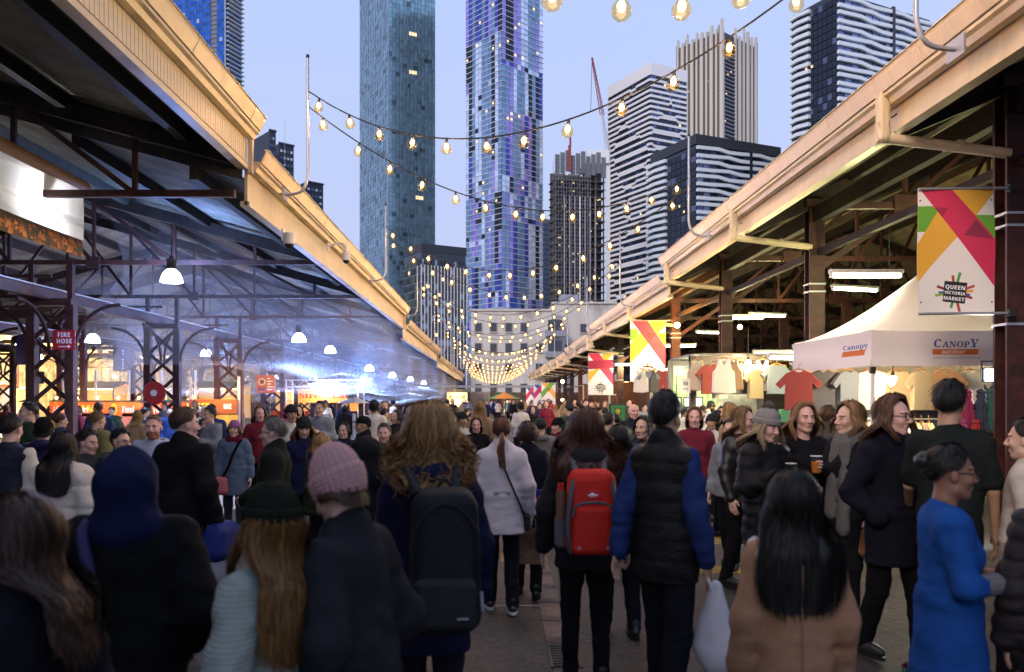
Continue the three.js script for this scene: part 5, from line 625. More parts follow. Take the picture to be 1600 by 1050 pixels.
function person(o) { // o: px, s (photo pixels per metre there), yaw, h, ...
  const { px, s, yaw = 0, h = 1.7, hi = 1, male = false, skin = 'fair', lean = 0, step = .12, arms = ['down', 'down'], head = [0, 0, 0], top, legs = [.01, .01, .012], hair, hat, face = true, shoes = [.015, .015, .015], label } = o;
  const g = thing('person', label, 'person', V((px - PX) / s, 0, -F / s), yaw, o.group); const K = h / 1.75; g.scale.set(K * (o.wide || 1), K, K * (o.wide || 1));
  const cell = o.cell || (hi === 2 ? .0125 : hi === 1 ? .017 : .024), lr = p => { const y = p.y - .95, c = Math.cos(lean), n = Math.sin(lean); return p.y > .95 ? V(p.x, .95 + y * c - p.z * n, p.z * c + y * n) : p; }, W = male ? 1.05 : 1;
  const J = { pel: V(0, .96, 0), wai: lr(V(0, 1.09, 0)), che: lr(V(0, 1.28, 0)), nk: lr(V(0, 1.45, -.02)), hd: lr(V(0, 1.635, .012)) }, leg = [], arm = [];
  for (const q of [1, -1]) { const z = q * step; leg.push([V(.088 * q, .93, 0), V(.092 * q, .50, .02 + z * .55 + (z < 0 ? .03 : 0)), V(.095 * q, .085 + (z < 0 ? -z * .12 : 0), z - .015)]); }
  arms.forEach((k, i) => { const q = i ? -1 : 1, a = Array.isArray(k) ? k : ARM[k]; arm.push([lr(V((male ? .165 : .152) * q * W, 1.405, -.015)), lr(V(a[0][0] * q * W, a[0][1], a[0][2])), lr(V(a[1][0] * q * (a[1][0] < .15 ? 1 : W), a[1][1], a[1][2]))]); });
  const zr = [Math.min(-.3, ...arm.flat().map(p => p.z - .14), J.hd.z - .2), Math.max(.36, ...arm.flat().map(p => p.z + .14), J.hd.z + .2)], F3 = (y0, y1, c = cell) => new Field([-.46, y0, zr[0]], [.46, y1, zr[1]], c);
  // skin body, one continuous mesh with head and hands
  const b = F3(-.02, 1.62, Math.max(cell, .018)); b.cone(V(-.07, .95, 0), V(.07, .95, 0), .095, .095, .04, .85).cone(J.pel, J.wai, .125, .115, .05, .75).cone(J.wai, J.che, .115, .135, .05, .72).cone(arm[0][0], arm[1][0], .05, .05, .05).cone(J.nk, J.hd.clone().lerp(J.nk, .32), .053, .05, .03);
  leg.forEach(l => b.cone(l[0], l[1], .078, .054, .03).cone(l[1], l[2], .052, .036, .02).cone(l[2], V(l[2].x, .035, l[2].z + .13), .036, .026, .02)); arm.forEach(a => b.cone(a[0], a[1], .045, .037, .03).cone(a[1], a[2], .037, .026, .02));
  const parts = [b.mesh()], hm = new THREE.Matrix4().makeRotationFromEuler(new THREE.Euler(head[1] + lean * .4, head[0], head[2], 'YXZ')).setPosition(J.hd); parts.push(headGeo(male, hi ? .0034 : .008, !!o.beard).clone().applyMatrix4(hm));
  arm.forEach((a, i) => { if (arms[i] === 'pocket') return; const q = i ? -1 : 1, grip = ['hold', 'phone', 'low', 'fwd'].includes(arms[i]), y = V().subVectors(a[1], a[2]).normalize(), z0 = grip ? V(0, 1, .0) : V(0, 0, 1), x = V().crossVectors(y, z0).normalize(), z = V().crossVectors(x, y), hg = handGeo(grip).clone(); if (grip) { /* palm towards the body's middle */ } const inward = V(-q, 0, 0); let mx = x; const M4 = new THREE.Matrix4().makeBasis(x, y, z); if (x.dot(inward) < 0) hg.scale(-1, 1, 1); if (x.dot(inward) < 0) { const ix = hg.index; if (ix) { for (let k = 0; k < ix.count; k += 3) { const t = ix.getX(k); ix.setX(k, ix.getX(k + 1)); ix.setX(k + 1, t); } } } hg.applyMatrix4(M4.setPosition(a[2])); hg.computeVertexNormals(); parts.push(hg); });
  mesh('body', merge(parts), skinM(skin), g);
  if (face && hi) for (const q of [-1, 1]) { const e = mesh('eye', sph(.0125, .031 * q, .004, .0770, 12, 8).applyMatrix4(hm), mm('eye_white', [.7, .68, .66], .2), g); mesh('iris', sph(.0068, .031 * q, .004, .0845, 10, 8).applyMatrix4(hm), mm('iris_dark', [.02, .014, .01], .15), e); }
  // clothing
  const mk = (t, list) => { const bulk = t.bulk ?? .02, f = F3(.2, 1.62), hem = t.hem ?? .84, fl = t.flare || 0; if (list !== 'sleeves') { f.cone(V(0, Math.min(.98, hem + .04), 0), J.wai, .158 + bulk * .6 + (male ? 0 : .004), .14 + bulk * .8, .05, .78).cone(J.wai, lr(V(0, 1.3, -.005)), .14 + bulk * .8, .158 * W + bulk * .6, .06, .74).cone(arm[0][0].clone().add(V(-.02, -.01, 0)), arm[1][0].clone().add(V(.02, -.01, 0)), .064 + bulk * .55, .064 + bulk * .55, .06).cone(lr(V(0, 1.40, -.02)), lr(V(0, 1.455, -.02)), .09 + bulk * .4, .07 + bulk * .5, .05); if (!male && !t.flat) f.cone(lr(V(-.07, 1.26, .075)), lr(V(.07, 1.26, .075)), .06, .06, .05); if (hem < .92) f.cone(V(0, .98, 0), V(0, hem - .06, 0), .16 + bulk * .6, .17 + bulk * .5 + fl, .06, .8); }
    if (list !== 'vest') arm.forEach((a, i) => { const lim = t.sleeve ?? 1; if (lim <= 0) return; const e = lim >= 1 ? a[2].clone().lerp(a[1], .04) : null; f.cone(a[0], lim < .5 ? a[0].clone().lerp(a[1], lim * 2) : a[1], .058 + bulk * .75, .05 + bulk * .75, .05); if (lim >= .5) f.cone(a[1], e || a[1].clone().lerp(a[2], lim * 2 - 1), .05 + bulk * .75, .036 + bulk * .8, .035); });
    if (t.hood) f.ell([0, 1.475, 0 + J.nk.z - .09], [.13, .065, .085], .04).ell([0, J.nk.y + .06, J.nk.z - .06], [.085, .05, .05], .03, true); if (t.collar) f.cone(lr(V(-.035, 1.47, .0)), lr(V(.035, 1.47, .0)), .072 + t.collar * .3, .072 + t.collar * .3, .03).cone(lr(V(0, 1.5, -.02)), lr(V(0, 1.47 + t.collar, -.03)), .082, .08, .02);
    const amp = t.fold ?? .011, pf = t.puff || 0, sd = px * .37;
    f.mod((x, y, z, d) => { const a = Math.abs(x) > .2 && y > .9; d += amp * (noise3(x * 7 + sd, y * (a ? 16 : 9), z * 7) + .55 * noise3(x * 16, y * 22 + sd, z * 16) + .2 * (1 - 2 * Math.abs(noise3(x * 11 + sd, y * 26 + x * 18, z * 11))) + .8 * Math.max(0, 1 - Math.abs(y - 1.06) * 5) * noise3(x * 5, y * 34, z * 5 + sd)); if (pf) d -= pf * (Math.sqrt(Math.abs(Math.sin(y * Math.PI / (t.pitch || .085) + .25 * noise3(x * 6, y * 3, z * 6)))) - .6); d = Math.max(d, hem - y + .004 * noise3(x * 12, 3, z * 12)); const nd = V(x - J.hd.x, 0, 0); return d; });
    if (t.neck) f.ell([0, J.nk.y + .075, J.nk.z + .05], [.085, .085, .09], .015, true); return f.mesh(); };
  const tops = o.tops || [top]; tops.forEach((t, i) => { if (!t) return; const mat = t.mat || (t.puff ? nylon(t.c) : clothM(t.c)); const tp = mesh(t.name || 'jacket', mk(t, t.only), mat, g); if (t.rim) { const rm = mesh('hem_band', new THREE.TorusGeometry(1, .07, 8, 40).rotateX(Math.PI / 2).scale(.17 + (t.bulk || .02) * .6, .22, .14 + (t.bulk || .02) * .5).translate(0, t.hem + .02, 0), mat, tp); } });
  if (legs) { const f = F3(.05, 1.12), lb = o.legBulk ?? .012; f.cone(V(-.06, .96, -.005), V(.06, .96, -.005), .098 + lb * .3, .098 + lb * .3, .04, .9); if (o.skirt) f.cone(V(0, .98, 0), V(0, o.skirt, 0), .15, .24, .04, .9); else leg.forEach(l => f.cone(l[0], l[1], .088 + lb, .06 + lb, .03).cone(l[1], V(l[2].x, .07, l[2].z), .06 + lb, .046 + lb, .02)); f.mod((x, y, z, d) => Math.max(d + .008 * (noise3(x * 9 + px, y * 18, z * 9) + .7 * Math.max(0, 1 - Math.min(Math.abs(y - .5), Math.abs(y - .12)) * 6) * noise3(x * 6, y * 40, z * 6)), y - 1.02, (o.skirt || .075) - y)); mesh(o.skirt ? 'skirt' : 'trousers', f.mesh(), clothM(legs), g); }
  leg.forEach((l, i) => { const lift = l[2].y - .085, f = new Field([l[2].x - .08, -.01, l[2].z - .12], [l[2].x + .08, .17, l[2].z + .24], .012); f.ell([l[2].x, .05, l[2].z + .06], [.046, .05, .14], .02).cone(V(l[2].x, .06, l[2].z), V(l[2].x, .12, l[2].z), .048, .045, .02).mod((x, y, z, d) => Math.max(d, .012 - y)); const sh_ = mesh('shoe', f.mesh(), leath(shoes), g); sh_.position.y = lift; const so = mesh('sole', new THREE.CylinderGeometry(.05, .048, .022, 20).scale(.98, 1, 2.9).translate(l[2].x, .012, l[2].z + .06), o.sole ? M.white : M.black, sh_); });
  if (hair) { const hg = hairGeo({ ...hair, zb: .13 + ((top || tops[1] || {}).bulk ?? .02) * .95 + ((top || {}).hood ? .055 : 0), cap: hat ? (hat.low ?? .03) + .005 : 9, n: hi === 2 ? (hair.n || 700) : hi === 1 ? Math.min(hair.n || 300, 330) : 90 }); hg.applyMatrix4(hm); mesh('hair', hg, hairM(hair.c), g); if (hair.pony) { const pts = [V(0, .0, -.11), V(0, -.06, -.15), V(.01, -.16, -.14), V(.0, -.16 - hair.pony, -.12)], pl = []; for (let k = 0; k < 26; k++) { const a = V(rr(-.025, .025), 0, rr(-.02, .02)); pl.push(tube(pts.map((p, j) => p.clone().addScaledVector(a, .5 + j * .35)), .007, 10, 4)); } mesh('ponytail', merge(pl).applyMatrix4(hm), mm('hair_plain_' + hair.c.join('_'), hair.c, .45), g); } if (hair.bun) mesh('hair_bun', merge([...Array(12)].map((_, k) => new THREE.TorusGeometry(.028, .016, 6, 16).rotateX(k * .5).rotateY(k * .9))).translate(0, hair.bun === 2 ? .12 : .06, hair.bun === 2 ? -.05 : -.12).applyMatrix4(hm), mm('hair_plain_' + hair.c.join('_'), hair.c, .45), g); }
  if (hat) { const f = hat.type === 'hood' ? new Field([-.24, -.34, -.26], [.24, .22, .22], .009) : new Field([-.15, -.1, -.17], [.15, .3, .17], .006); if (hat.type === 'hood') f.ell([0, .025, -.03], [.108, .122, .13], .03).cone(V(0, -.03, -.04), V(0, -.17, -.05), .112, .125, .06).cone(V(-.09, -.2, -.05), V(.09, -.2, -.05), .08, .08, .06).mod((x, y, z, d) => d + .012 * noise3(x * 9 + px, y * 9, z * 9) + .006 * noise3(x * 22, y * 22, z * 22)).ell([0, -.005, .14], [.078, .1, .13], .02, true).ell([0, -.005, .0], [.085, .1, .11], .01, true); else if (hat.type === 'cap') f.ell([0, .045, -.012], [.088, .088, .108], .01).mod((x, y, z, d) => Math.max(d, .03 - y + .0)).cone(V(-.04, .045, .12), V(.04, .045, .12), .03, .03, .03, 1).mod((x, y, z, d) => z > .085 ? Math.max(d, Math.abs(y - .048) - .007) : d); else f.ell([0, .05, -.014], [.09, .09 + (hat.tall || .015), .112], .01).mod((x, y, z, d) => Math.max(d - (y < .07 ? .008 : 0) - .003 * Math.sin(Math.atan2(x, z) * 26), (hat.low ?? .03) - y + .25 * Math.max(0, -z - .02) * -1)); const hg = f.mesh().applyMatrix4(hm), ht = mesh(hat.type === 'hood' ? 'hood' : 'hat', hg, hat.type === 'cap' || hat.type === 'hood' ? clothM(hat.c) : wool(hat.c), g); if (hat.pom) mesh('pom', merge([...Array(60)].map(() => { const d = V(rr(-1, 1), rr(-1, 1), rr(-1, 1)).normalize(); return rod(V(0, 0, 0), d.multiplyScalar(.052), .008, 4); })).translate(0, .17, -.02).applyMatrix4(hm), wool(hat.c), ht); }
  if (o.glasses) { const gl = mesh('glasses', merge([new THREE.TorusGeometry(.023, .0026, 6, 20).translate(.031, .002, .104), new THREE.TorusGeometry(.023, .0026, 6, 20).translate(-.031, .002, .104), rod(V(-.009, .006, .107), V(.009, .006, .107), .0024, 5), rod(V(.054, .006, .1), V(.08, .008, 0), .0024, 5), rod(V(-.054, .006, .1), V(-.08, .008, 0), .0024, 5)]).applyMatrix4(hm), mm('glasses_frame', [.02, .018, .016], .3, { metalness: .5 }), g); }
  if (o.scarf) { const sc = o.scarf, f = F3(.7, 1.62); f.mod((x, y, z, d) => d); for (let k = 0; k < 3; k++) f.cone(lr(V(-.05, 1.45 + k * .022, .0)), lr(V(.05, 1.45 + k * .022, .01)), .088 - k * .006, .088 - k * .006, .015); if (sc.drop) f.cone(lr(V(.05, 1.44, .1)), lr(V(.07, sc.drop, .15)), .05, .06, .03, .6).cone(lr(V(-.05, 1.44, .1)), lr(V(-.06, sc.drop + .1, .15)), .045, .055, .03, .6); f.mod((x, y, z, d) => d + .006 * noise3(x * 14, y * 20, z * 14)); mesh('scarf', f.mesh(), wool(sc.c), g); }
  g.userData.hm = undefined; delete g.userData.hm; const api = { g, J, arm, hm, lr, K, with(name, label, cat) { const q = thing(name, label, cat, g.position.clone(), yaw); q.scale.copy(g.scale); return q; } }; return api;
}
const BLK = [.012, .012, .014], NAVY = [.014, .016, .034];
function cup(p, i, lab) { const q = p.with('beer_cup', lab, 'cup'), w = p.arm[i][2].clone(), d = V().subVectors(p.arm[i][2], p.arm[i][1]).normalize(); const c = w.addScaledVector(d, .085).add(V(i ? .02 : -.02, 0, .01)); mesh('cup', new THREE.CylinderGeometry(.043, .033, .13, 20, 1, true).translate(c.x, c.y + .02, c.z), mm('clear_plastic', [.95, .95, .95], .08, { transmission: 1, thickness: 0, side: THREE.DoubleSide }), q); mesh('drink', cyl(.031, .037, .085, c.x, c.y, c.z, 20), mm('amber_drink', [.5, .17, .03], .2), q); mesh('rim', new THREE.TorusGeometry(.043, .003, 6, 20).rotateX(Math.PI / 2).translate(c.x, c.y + .085, c.z), M.white, q); return q; }
// ---------------------------------------------------------------- the crowd: people the photograph shows singly
const PI = Math.PI, P_ = {};
const blond = [.42, .25, .09], dkblond = [.27, .15, .06], brown = [.10, .05, .025], dark = [.022, .015, .012], black = [.010, .009, .009], auburn = [.16, .055, .022], grey = [.22, .2, .18];
P_.edge = person({ px: 30, s: 640, yaw: -1.9, h: 1.54, hi: 2, label: 'long dark haired person in black coat walking past the cream puffer jacket', top: { c: [.011, .011, .016], hem: .7, bulk: .03, collar: .05 }, hair: { c: [.05, .024, .014], len: .3, vol: .02, n: 700, wave: .008 }, arms: ['pocket', 'down'], head: [.3, .15, 0] });
P_.hood = person({ px: 203, s: 420, yaw: PI + .1, h: 1.59, hi: 2, male: true, label: 'person with navy hood up in a wide black jacket', top: { c: [.009, .009, .010], hem: .62, bulk: .055, fold: .014 }, hat: { type: 'hood', c: [.009, .012, .04] }, arms: ['pocket', 'pocket'], wide: 1.05 });
P_.puffer = person({ px: 98, s: 212, yaw: PI, h: 1.53, hi: 2, label: 'long dark haired person in short cream puffer jacket', top: { c: [.62, .53, .43], hem: .9, bulk: .06, puff: .022, pitch: .19, collar: .04, rim: 1 }, hair: { c: dark, len: .36, vol: .014, n: 600, spread: .05 }, legs: [.5, .33, .33], arms: ['pocket', 'pocket'] });
P_.coatman = person({ px: 288, s: 205, yaw: PI - .35, h: 1.71, hi: 2, male: true, label: 'short haired man in black wool coat turned away', top: { c: [.010, .009, .010], hem: .86, bulk: .04, collar: .05 }, hair: { c: brown, vol: .01 }, legs: [.045, .038, .032], legBulk: .02, head: [-.55, 0, 0], arms: ['slack', 'slack'], skin: 'pink' });
P_.sweater = person({ px: 425, s: 505, yaw: -2.15, h: 1.50, hi: 2, label: 'long brown haired person in green-black beanie and pale grey sweater', top: { c: [.32, .34, .29], hem: .8, bulk: .03, fold: .015, mat: wool([.32, .34, .29]) }, hair: { c: [.22, .10, .026], len: .42, vol: .03, wave: .012, n: 1100, spread: .06, freq: 9 }, hat: { type: 'beanie', c: [.016, .018, .012], tall: .03, low: .02 }, arms: ['pocket', 'down'] });
P_.pink = person({ wide: .92, px: 560, s: 480, yaw: -2.0, h: 1.60, hi: 2, label: 'person in pink beanie and charcoal coat with head bowed', top: { c: [.022, .022, .025], hem: .6, bulk: .04, collar: .05, fold: .013 }, hair: { c: brown, len: .05, vol: .012, n: 300 }, hat: { type: 'beanie', c: [.56, .30, .28], tall: .045, low: -.01 }, arms: ['pocket', 'pocket'], head: [0, .35, 0], lean: .12 });
P_.curly = person({ wide: .93, px: 672, s: 340, yaw: PI + .1, h: 1.73, hi: 2, label: 'curly blonde person in navy hooded parka wearing a black backpack', top: { c: [.012, .012, .034], hem: .66, bulk: .05, hood: 1, fold: .013 }, hair: { c: [.34, .165, .055], len: .17, vol: .042, wave: .022, freq: 22, n: 1500, r: .0045, spread: .1, rough: .03 }, arms: ['phone', 'down'], legs: [.012, .012, .02] });
P_.white = person({ px: 783, s: 185, yaw: PI + .05, h: 1.62, hi: 2, label: 'brown ponytailed woman in long white coat with crossbody strap', top: { c: [.66, .59, .58], hem: .72, bulk: .03, flare: .04, collar: .05, fold: .007 }, hair: { c: auburn, len: 0, vol: .014, pony: .16, n: 400 }, arms: ['down', 'slack'], sole: 1 });
P_.dusk = person({ px: 824, s: 172, yaw: PI - .1, h: 1.56, hi: 1, label: 'brown bobbed woman in long navy coat beside the white coat', top: { c: [.012, .013, .022], hem: .55, bulk: .03, collar: .04 }, hair: { c: [.06, .025, .014], len: .02, vol: .022, n: 330 } });
P_.redpack = person({ px: 915, s: 250, yaw: PI, h: 1.70, hi: 2, label: 'long auburn haired person in charcoal jacket wearing a red backpack', top: { c: [.020, .020, .021], hem: .77, bulk: .04, hood: 1, fold: .013 }, tops: null, hair: { c: [.085, .028, .014], len: .27, vol: .03, wave: .012, freq: 10, n: 1100, spread: .16 }, arms: ['slack', 'slack'], legs: [.009, .009, .010], legBulk: .005, step: .05 });
P_.vest = person({ px: 1040, s: 285, yaw: PI - .75, h: 1.81, hi: 2, male: true, skin: 'tan', wide: .84, label: 'dark haired man in black quilted vest with blue sleeves', tops: [{ c: [.018, .034, .12], only: 'sleeves', name: 'shirt', bulk: .035, fold: .014 }, { c: [.009, .009, .009], only: 'vest', name: 'vest', bulk: .06, puff: .012, pitch: .1, hem: .78, collar: .06 }], hair: { c: black, vol: .02, n: 500 }, arms: ['swing', 'down'], legs: [.010, .010, .014], legBulk: .03 });
P_.camel = person({ wide: .9, px: 1238, s: 420, yaw: PI - .05, h: 1.50, hi: 2, label: 'long black haired woman in camel coat with cream fleece collar', top: { c: [.33, .18, .105], hem: .5, bulk: .032, flare: .02, fold: .009 }, hair: { c: [.009, .007, .006], len: .40, vol: .034, n: 1300, spread: .10, wave: .006, freq: 8 }, arms: ['down', 'down'] });
P_.blue = person({ px: 1482, s: 363, legBulk: -.012, yaw: 1.3, h: 1.58, hi: 2, skin: 'dark', label: 'person with glasses in bright blue tunic holding a phone', top: { c: [.012, .064, .26], hem: .5, bulk: .016, flare: .07, sleeve: .62, neck: 1, fold: .009, name: 'tunic' }, hair: { c: black, len: 0, vol: .016, bun: 1, n: 500 }, glasses: 1, arms: ['phone', 'phone'], legs: [.012, .02, .06] });
P_.edge2 = person({ wide: .85, px: 1662, s: 385, yaw: PI - .4, h: 1.56, hi: 2, label: 'dark haired person in brown-black puffer beside the blue tunic', top: { c: [.024, .02, .022], hem: .66, bulk: .06, puff: .018, hood: 1 }, hair: { c: black, len: .12, vol: .02, n: 400 } });
P_.longhair = person({ px: 1395, s: 229, yaw: .35, h: 1.79, hi: 2, male: true, skin: 'pink', label: 'long haired man with round glasses in open dark coat', top: { c: [.011, .011, .017], hem: .66, bulk: .03, collar: .05 }, hair: { c: [.12, .055, .025], len: .17, vol: .026, n: 800, spread: .1, wave: .012, freq: 9, sweep: 1.25, fringe: 42 }, glasses: 1, head: [.3, 0, 0], arms: ['pocket', 'pocket'], legs: [.008, .008, .009], step: .16 });
P_.scarf = person({ px: 1328, s: 200, yaw: -1.15, h: 1.75, hi: 2, label: 'woman with long grey scarf raising a beer cup', top: { c: BLK, hem: .66, bulk: .03 }, hair: { c: dkblond, len: .14, vol: .02, n: 600, spread: .08 }, scarf: { c: [.13, .125, .12], drop: .8 }, arms: ['down', 'hold'], head: [-.25, 0, 0] });
P_.smile = person({ px: 1256, s: 180, yaw: .1, h: 1.74, hi: 2, skin: 'pink', label: 'blonde woman in black top holding a beer cup', top: { c: BLK, hem: .86, bulk: .016, neck: 1 }, hair: { c: [.32, .16, .06], len: .2, vol: .018, n: 600, spread: .09 }, arms: ['down', 'low'] });
P_.pom = person({ px: 1197, s: 195, yaw: .45, h: 1.68, hi: 2, skin: 'pink', label: 'blonde woman in grey bobble beanie and black puffer with beer cup', top: { c: [.010, .010, .011], hem: .66, bulk: .05, puff: .012, pitch: .1 }, hair: { c: [.45, .33, .18], len: .24, vol: .016, n: 600, spread: .08 }, hat: { type: 'beanie', pom: 1, c: [.27, .25, .23], tall: .03 }, head: [.15, .18, 0], arms: ['down', 'hold'], legs: [.12, .12, .125] });
P_.tan = person({ px: 1160, s: 165, yaw: .65, h: 1.70, hi: 1, skin: 'fair', label: 'dark blonde woman in black leather jacket beside the bobble beanie', top: { c: [.011, .010, .010], hem: .84, bulk: .022, mat: leath([.012, .011, .011]) }, hair: { c: [.24, .13, .05], len: .26, vol: .016, n: 330, spread: .07 }, head: [.25, .1, 0] });
P_.fur = person({ px: 1294, s: 150, yaw: 2.0, h: 1.70, hi: 1, label: 'brown haired woman in grey fur collared jacket turned to the tent', top: { c: [.06, .055, .05], hem: .8, bulk: .04, collar: .08, fold: .02 }, hair: { c: [.1, .05, .02], len: 0, vol: .014, bun: 1 } });
P_.teeman = person({ wide: .9, px: 1484, s: 250, yaw: PI - .45, h: 1.88, hi: 2, male: true, skin: 'tan', label: 'tall dark haired man in black T-shirt by the tent', top: { c: [.014, .017, .016], hem: .8, bulk: .03, sleeve: .4, name: 'shirt' }, hair: { c: black, vol: .022, n: 600, rough: .02 }, head: [-.2, 0, 0], arms: ['fwd', 'down'] });
P_.cream = person({ px: 1606, s: 262, yaw: -2.3, h: 1.66, hi: 1, male: true, label: 'person in cream shirt at the edge of the tent', top: { c: [.55, .48, .4], hem: .8, bulk: .03, name: 'shirt' }, hair: { c: dark, vol: .014 } });
P_.bald = person({ px: 990, s: 100, yaw: .15, h: 1.70, hi: 1, male: true, skin: 'pink', label: 'bald man in dark jacket facing along the street', top: { c: [.02, .02, .03], bulk: .03, collar: .05 }, hair: null });
P_.backhair = person({ px: 968, s: 205, yaw: PI + .1, h: 1.57, hi: 1, label: 'black haired person between the red backpack and the quilted vest', top: { c: BLK, bulk: .035, hem: .7 }, hair: { c: black, len: .12, vol: .022 } });
P_.facing = person({ px: 1005, s: 150, yaw: -.7, h: 1.59, hi: 1, label: 'dark haired woman facing the camera behind the quilted vest', top: { c: [.02, .018, .02], bulk: .03 }, hair: { c: dark, len: .12, vol: .018 } });
P_.navyvest = person({ px: 16, s: 190, yaw: PI - .1, h: 1.65, hi: 1, male: true, label: 'man in navy vest with cream sleeves by the first lattice column', tops: [{ c: [.6, .53, .42], only: 'sleeves', name: 'shirt', bulk: .025 }, { c: [.014, .017, .03], only: 'vest', name: 'vest', bulk: .04, puff: .008, hem: .86 }], hair: { c: dark, vol: .012 }, legs: [.03, .045, .07] });
P_.quilt = person({ px: 68, s: 150, yaw: PI + .2, h: 1.57, hi: 1, label: 'person in navy quilted hooded jacket and dark beanie', top: { c: [.014, .013, .05], bulk: .045, hood: 1, hem: .8, puff: .006, pitch: .05 }, hair: { c: dark, len: .05 }, hat: { type: 'beanie', c: [.012, .011, .014] } });
P_.olive = person({ px: 152, s: 122, yaw: PI - .5, h: 1.62, hi: 1, male: true, label: 'person in olive green hooded parka by the orange counter', top: { c: [.19, .17, .07], bulk: .05, hood: 1, hem: .72 }, hair: { c: dkblond, vol: .012 } });
P_.bun = person({ px: 137, s: 175, yaw: 1.1, h: 1.50, hi: 1, label: 'woman with braided bun in dark grey jacket in profile', top: { c: [.04, .045, .05], bulk: .03, hood: 1 }, hair: { c: dark, vol: .014, bun: 1 }, head: [.2, .1, 0] });
P_.green = person({ px: 188, s: 172, yaw: 1.2, h: 1.50, hi: 1, label: 'person with glasses and cropped black hair in dark green puffer', top: { c: [.028, .04, .036], bulk: .05, puff: .012, hood: 1 }, hair: { c: black, vol: .02, side: 85 }, glasses: 1 });
P_.beard = person({ px: 240, s: 160, yaw: .05, h: 1.62, hi: 1, male: true, beard: 1, skin: 'pink', label: 'bearded man in pale grey hoodie facing the street', top: { c: [.36, .41, .5], bulk: .03, hood: 1 }, hair: { c: [.2, .12, .07], vol: .006, side: 80 }, head: [.12, 0, 0] });
P_.fleece = person({ px: 428, s: 190, yaw: -1.45, h: 1.62, hi: 2, male: true, skin: 'pink', label: 'grey haired man with glasses in black fleece facing the lattice columns', top: { c: [.012, .015, .012], bulk: .05, collar: .05, hem: .82, fold: .009 }, hair: { c: grey, vol: .022, n: 600, rough: .015 }, glasses: 1, arms: ['low', 'low'] });
P_.lilac = person({ px: 366, s: 118, yaw: .25, h: 1.48, hi: 1, label: 'woman in lilac hat and slate blue coat with pink sling bag', top: { c: [.10, .14, .21], hem: .62, bulk: .04, flare: .03 }, hair: { c: dkblond, len: .08, vol: .016 }, hat: { type: 'beanie', c: [.32, .12, .28] }, scarf: { c: [.14, .015, .03] }, head: [-.2, -.1, 0], legs: [.03, .035, .05] });
P_.beanie = person({ px: 475, s: 135, yaw: .3, h: 1.55, hi: 1, label: 'auburn haired woman in charcoal beanie and navy jacket looking down', top: { c: [.014, .016, .05], hem: .78, bulk: .035 }, hair: { c: [.22, .09, .03], len: .24, vol: .018, spread: .08, wave: .01 }, hat: { type: 'beanie', c: [.03, .03, .03], tall: .03 }, head: [0, .25, 0] });
P_.blonde = person({ px: 512, s: 165, yaw: -2.3, h: 1.45, hi: 1, label: 'long blonde haired woman in dark olive coat bending forward', top: { c: [.03, .035, .02], bulk: .035 }, hair: { c: [.5, .28, .09], len: .22, vol: .02, spread: .08, wave: .01 }, lean: .18 });
P_.blackhood = person({ px: 578, s: 235, yaw: -2.3, h: 1.52, hi: 1, label: 'person with black hood up beside the curly blonde hair', top: { c: BLK, bulk: .05, hem: .7 }, hat: { type: 'hood', c: [.012, .012, .013] }, head: [0, .2, 0], lean: .1 });
P_.cap = person({ px: 568, s: 128, yaw: -1.2, h: 1.57, hi: 1, male: true, skin: 'tan', label: 'man in black cap and black jacket near the patio heater', top: { c: BLK, bulk: .045, collar: .05 }, hair: { c: black, vol: .006 }, hat: { type: 'cap', c: [.012, .012, .014] } });
P_.navyw = person({ px: 537, s: 118, yaw: .05, h: 1.46, hi: 1, label: 'dark haired woman in navy jacket facing the camera near the heater', top: { c: NAVY, bulk: .03 }, hair: { c: dark, len: .03, vol: .012 }, head: [-.2, 0, 0] });
P_.column = person({ px: 322, s: 105, yaw: .1, h: 1.50, hi: 1, label: 'dark coated woman standing against the yellow counter front', top: { c: [.02, .022, .03], hem: .7, bulk: .035 }, hair: { c: dark, len: .12 }, scarf: { c: [.12, .12, .14] } });
P_.blackv = person({ px: 744, s: 108, yaw: .05, h: 1.50, hi: 1, skin: 'pink', label: 'auburn haired woman in open black coat facing along the street', top: { c: BLK, hem: .75, bulk: .03 }, hair: { c: auburn, len: .12, vol: .02 } });
P_.greyhood = person({ px: 845, s: 118, yaw: PI - .1, h: 1.52, hi: 1, label: 'person in grey-brown hooded jacket ahead of the white coat', top: { c: [.19, .175, .155], bulk: .045, hood: 1 }, hair: { c: dark, vol: .016 } });
P_.burg = person({ px: 872, s: 112, yaw: -.9, h: 1.50, hi: 1, label: 'person in black hat and burgundy scarf ahead of the red backpack', top: { c: BLK, bulk: .04 }, hair: { c: dark, len: .03 }, hat: { type: 'beanie', c: BLK }, scarf: { c: [.16, .015, .03], drop: 1.1 } });
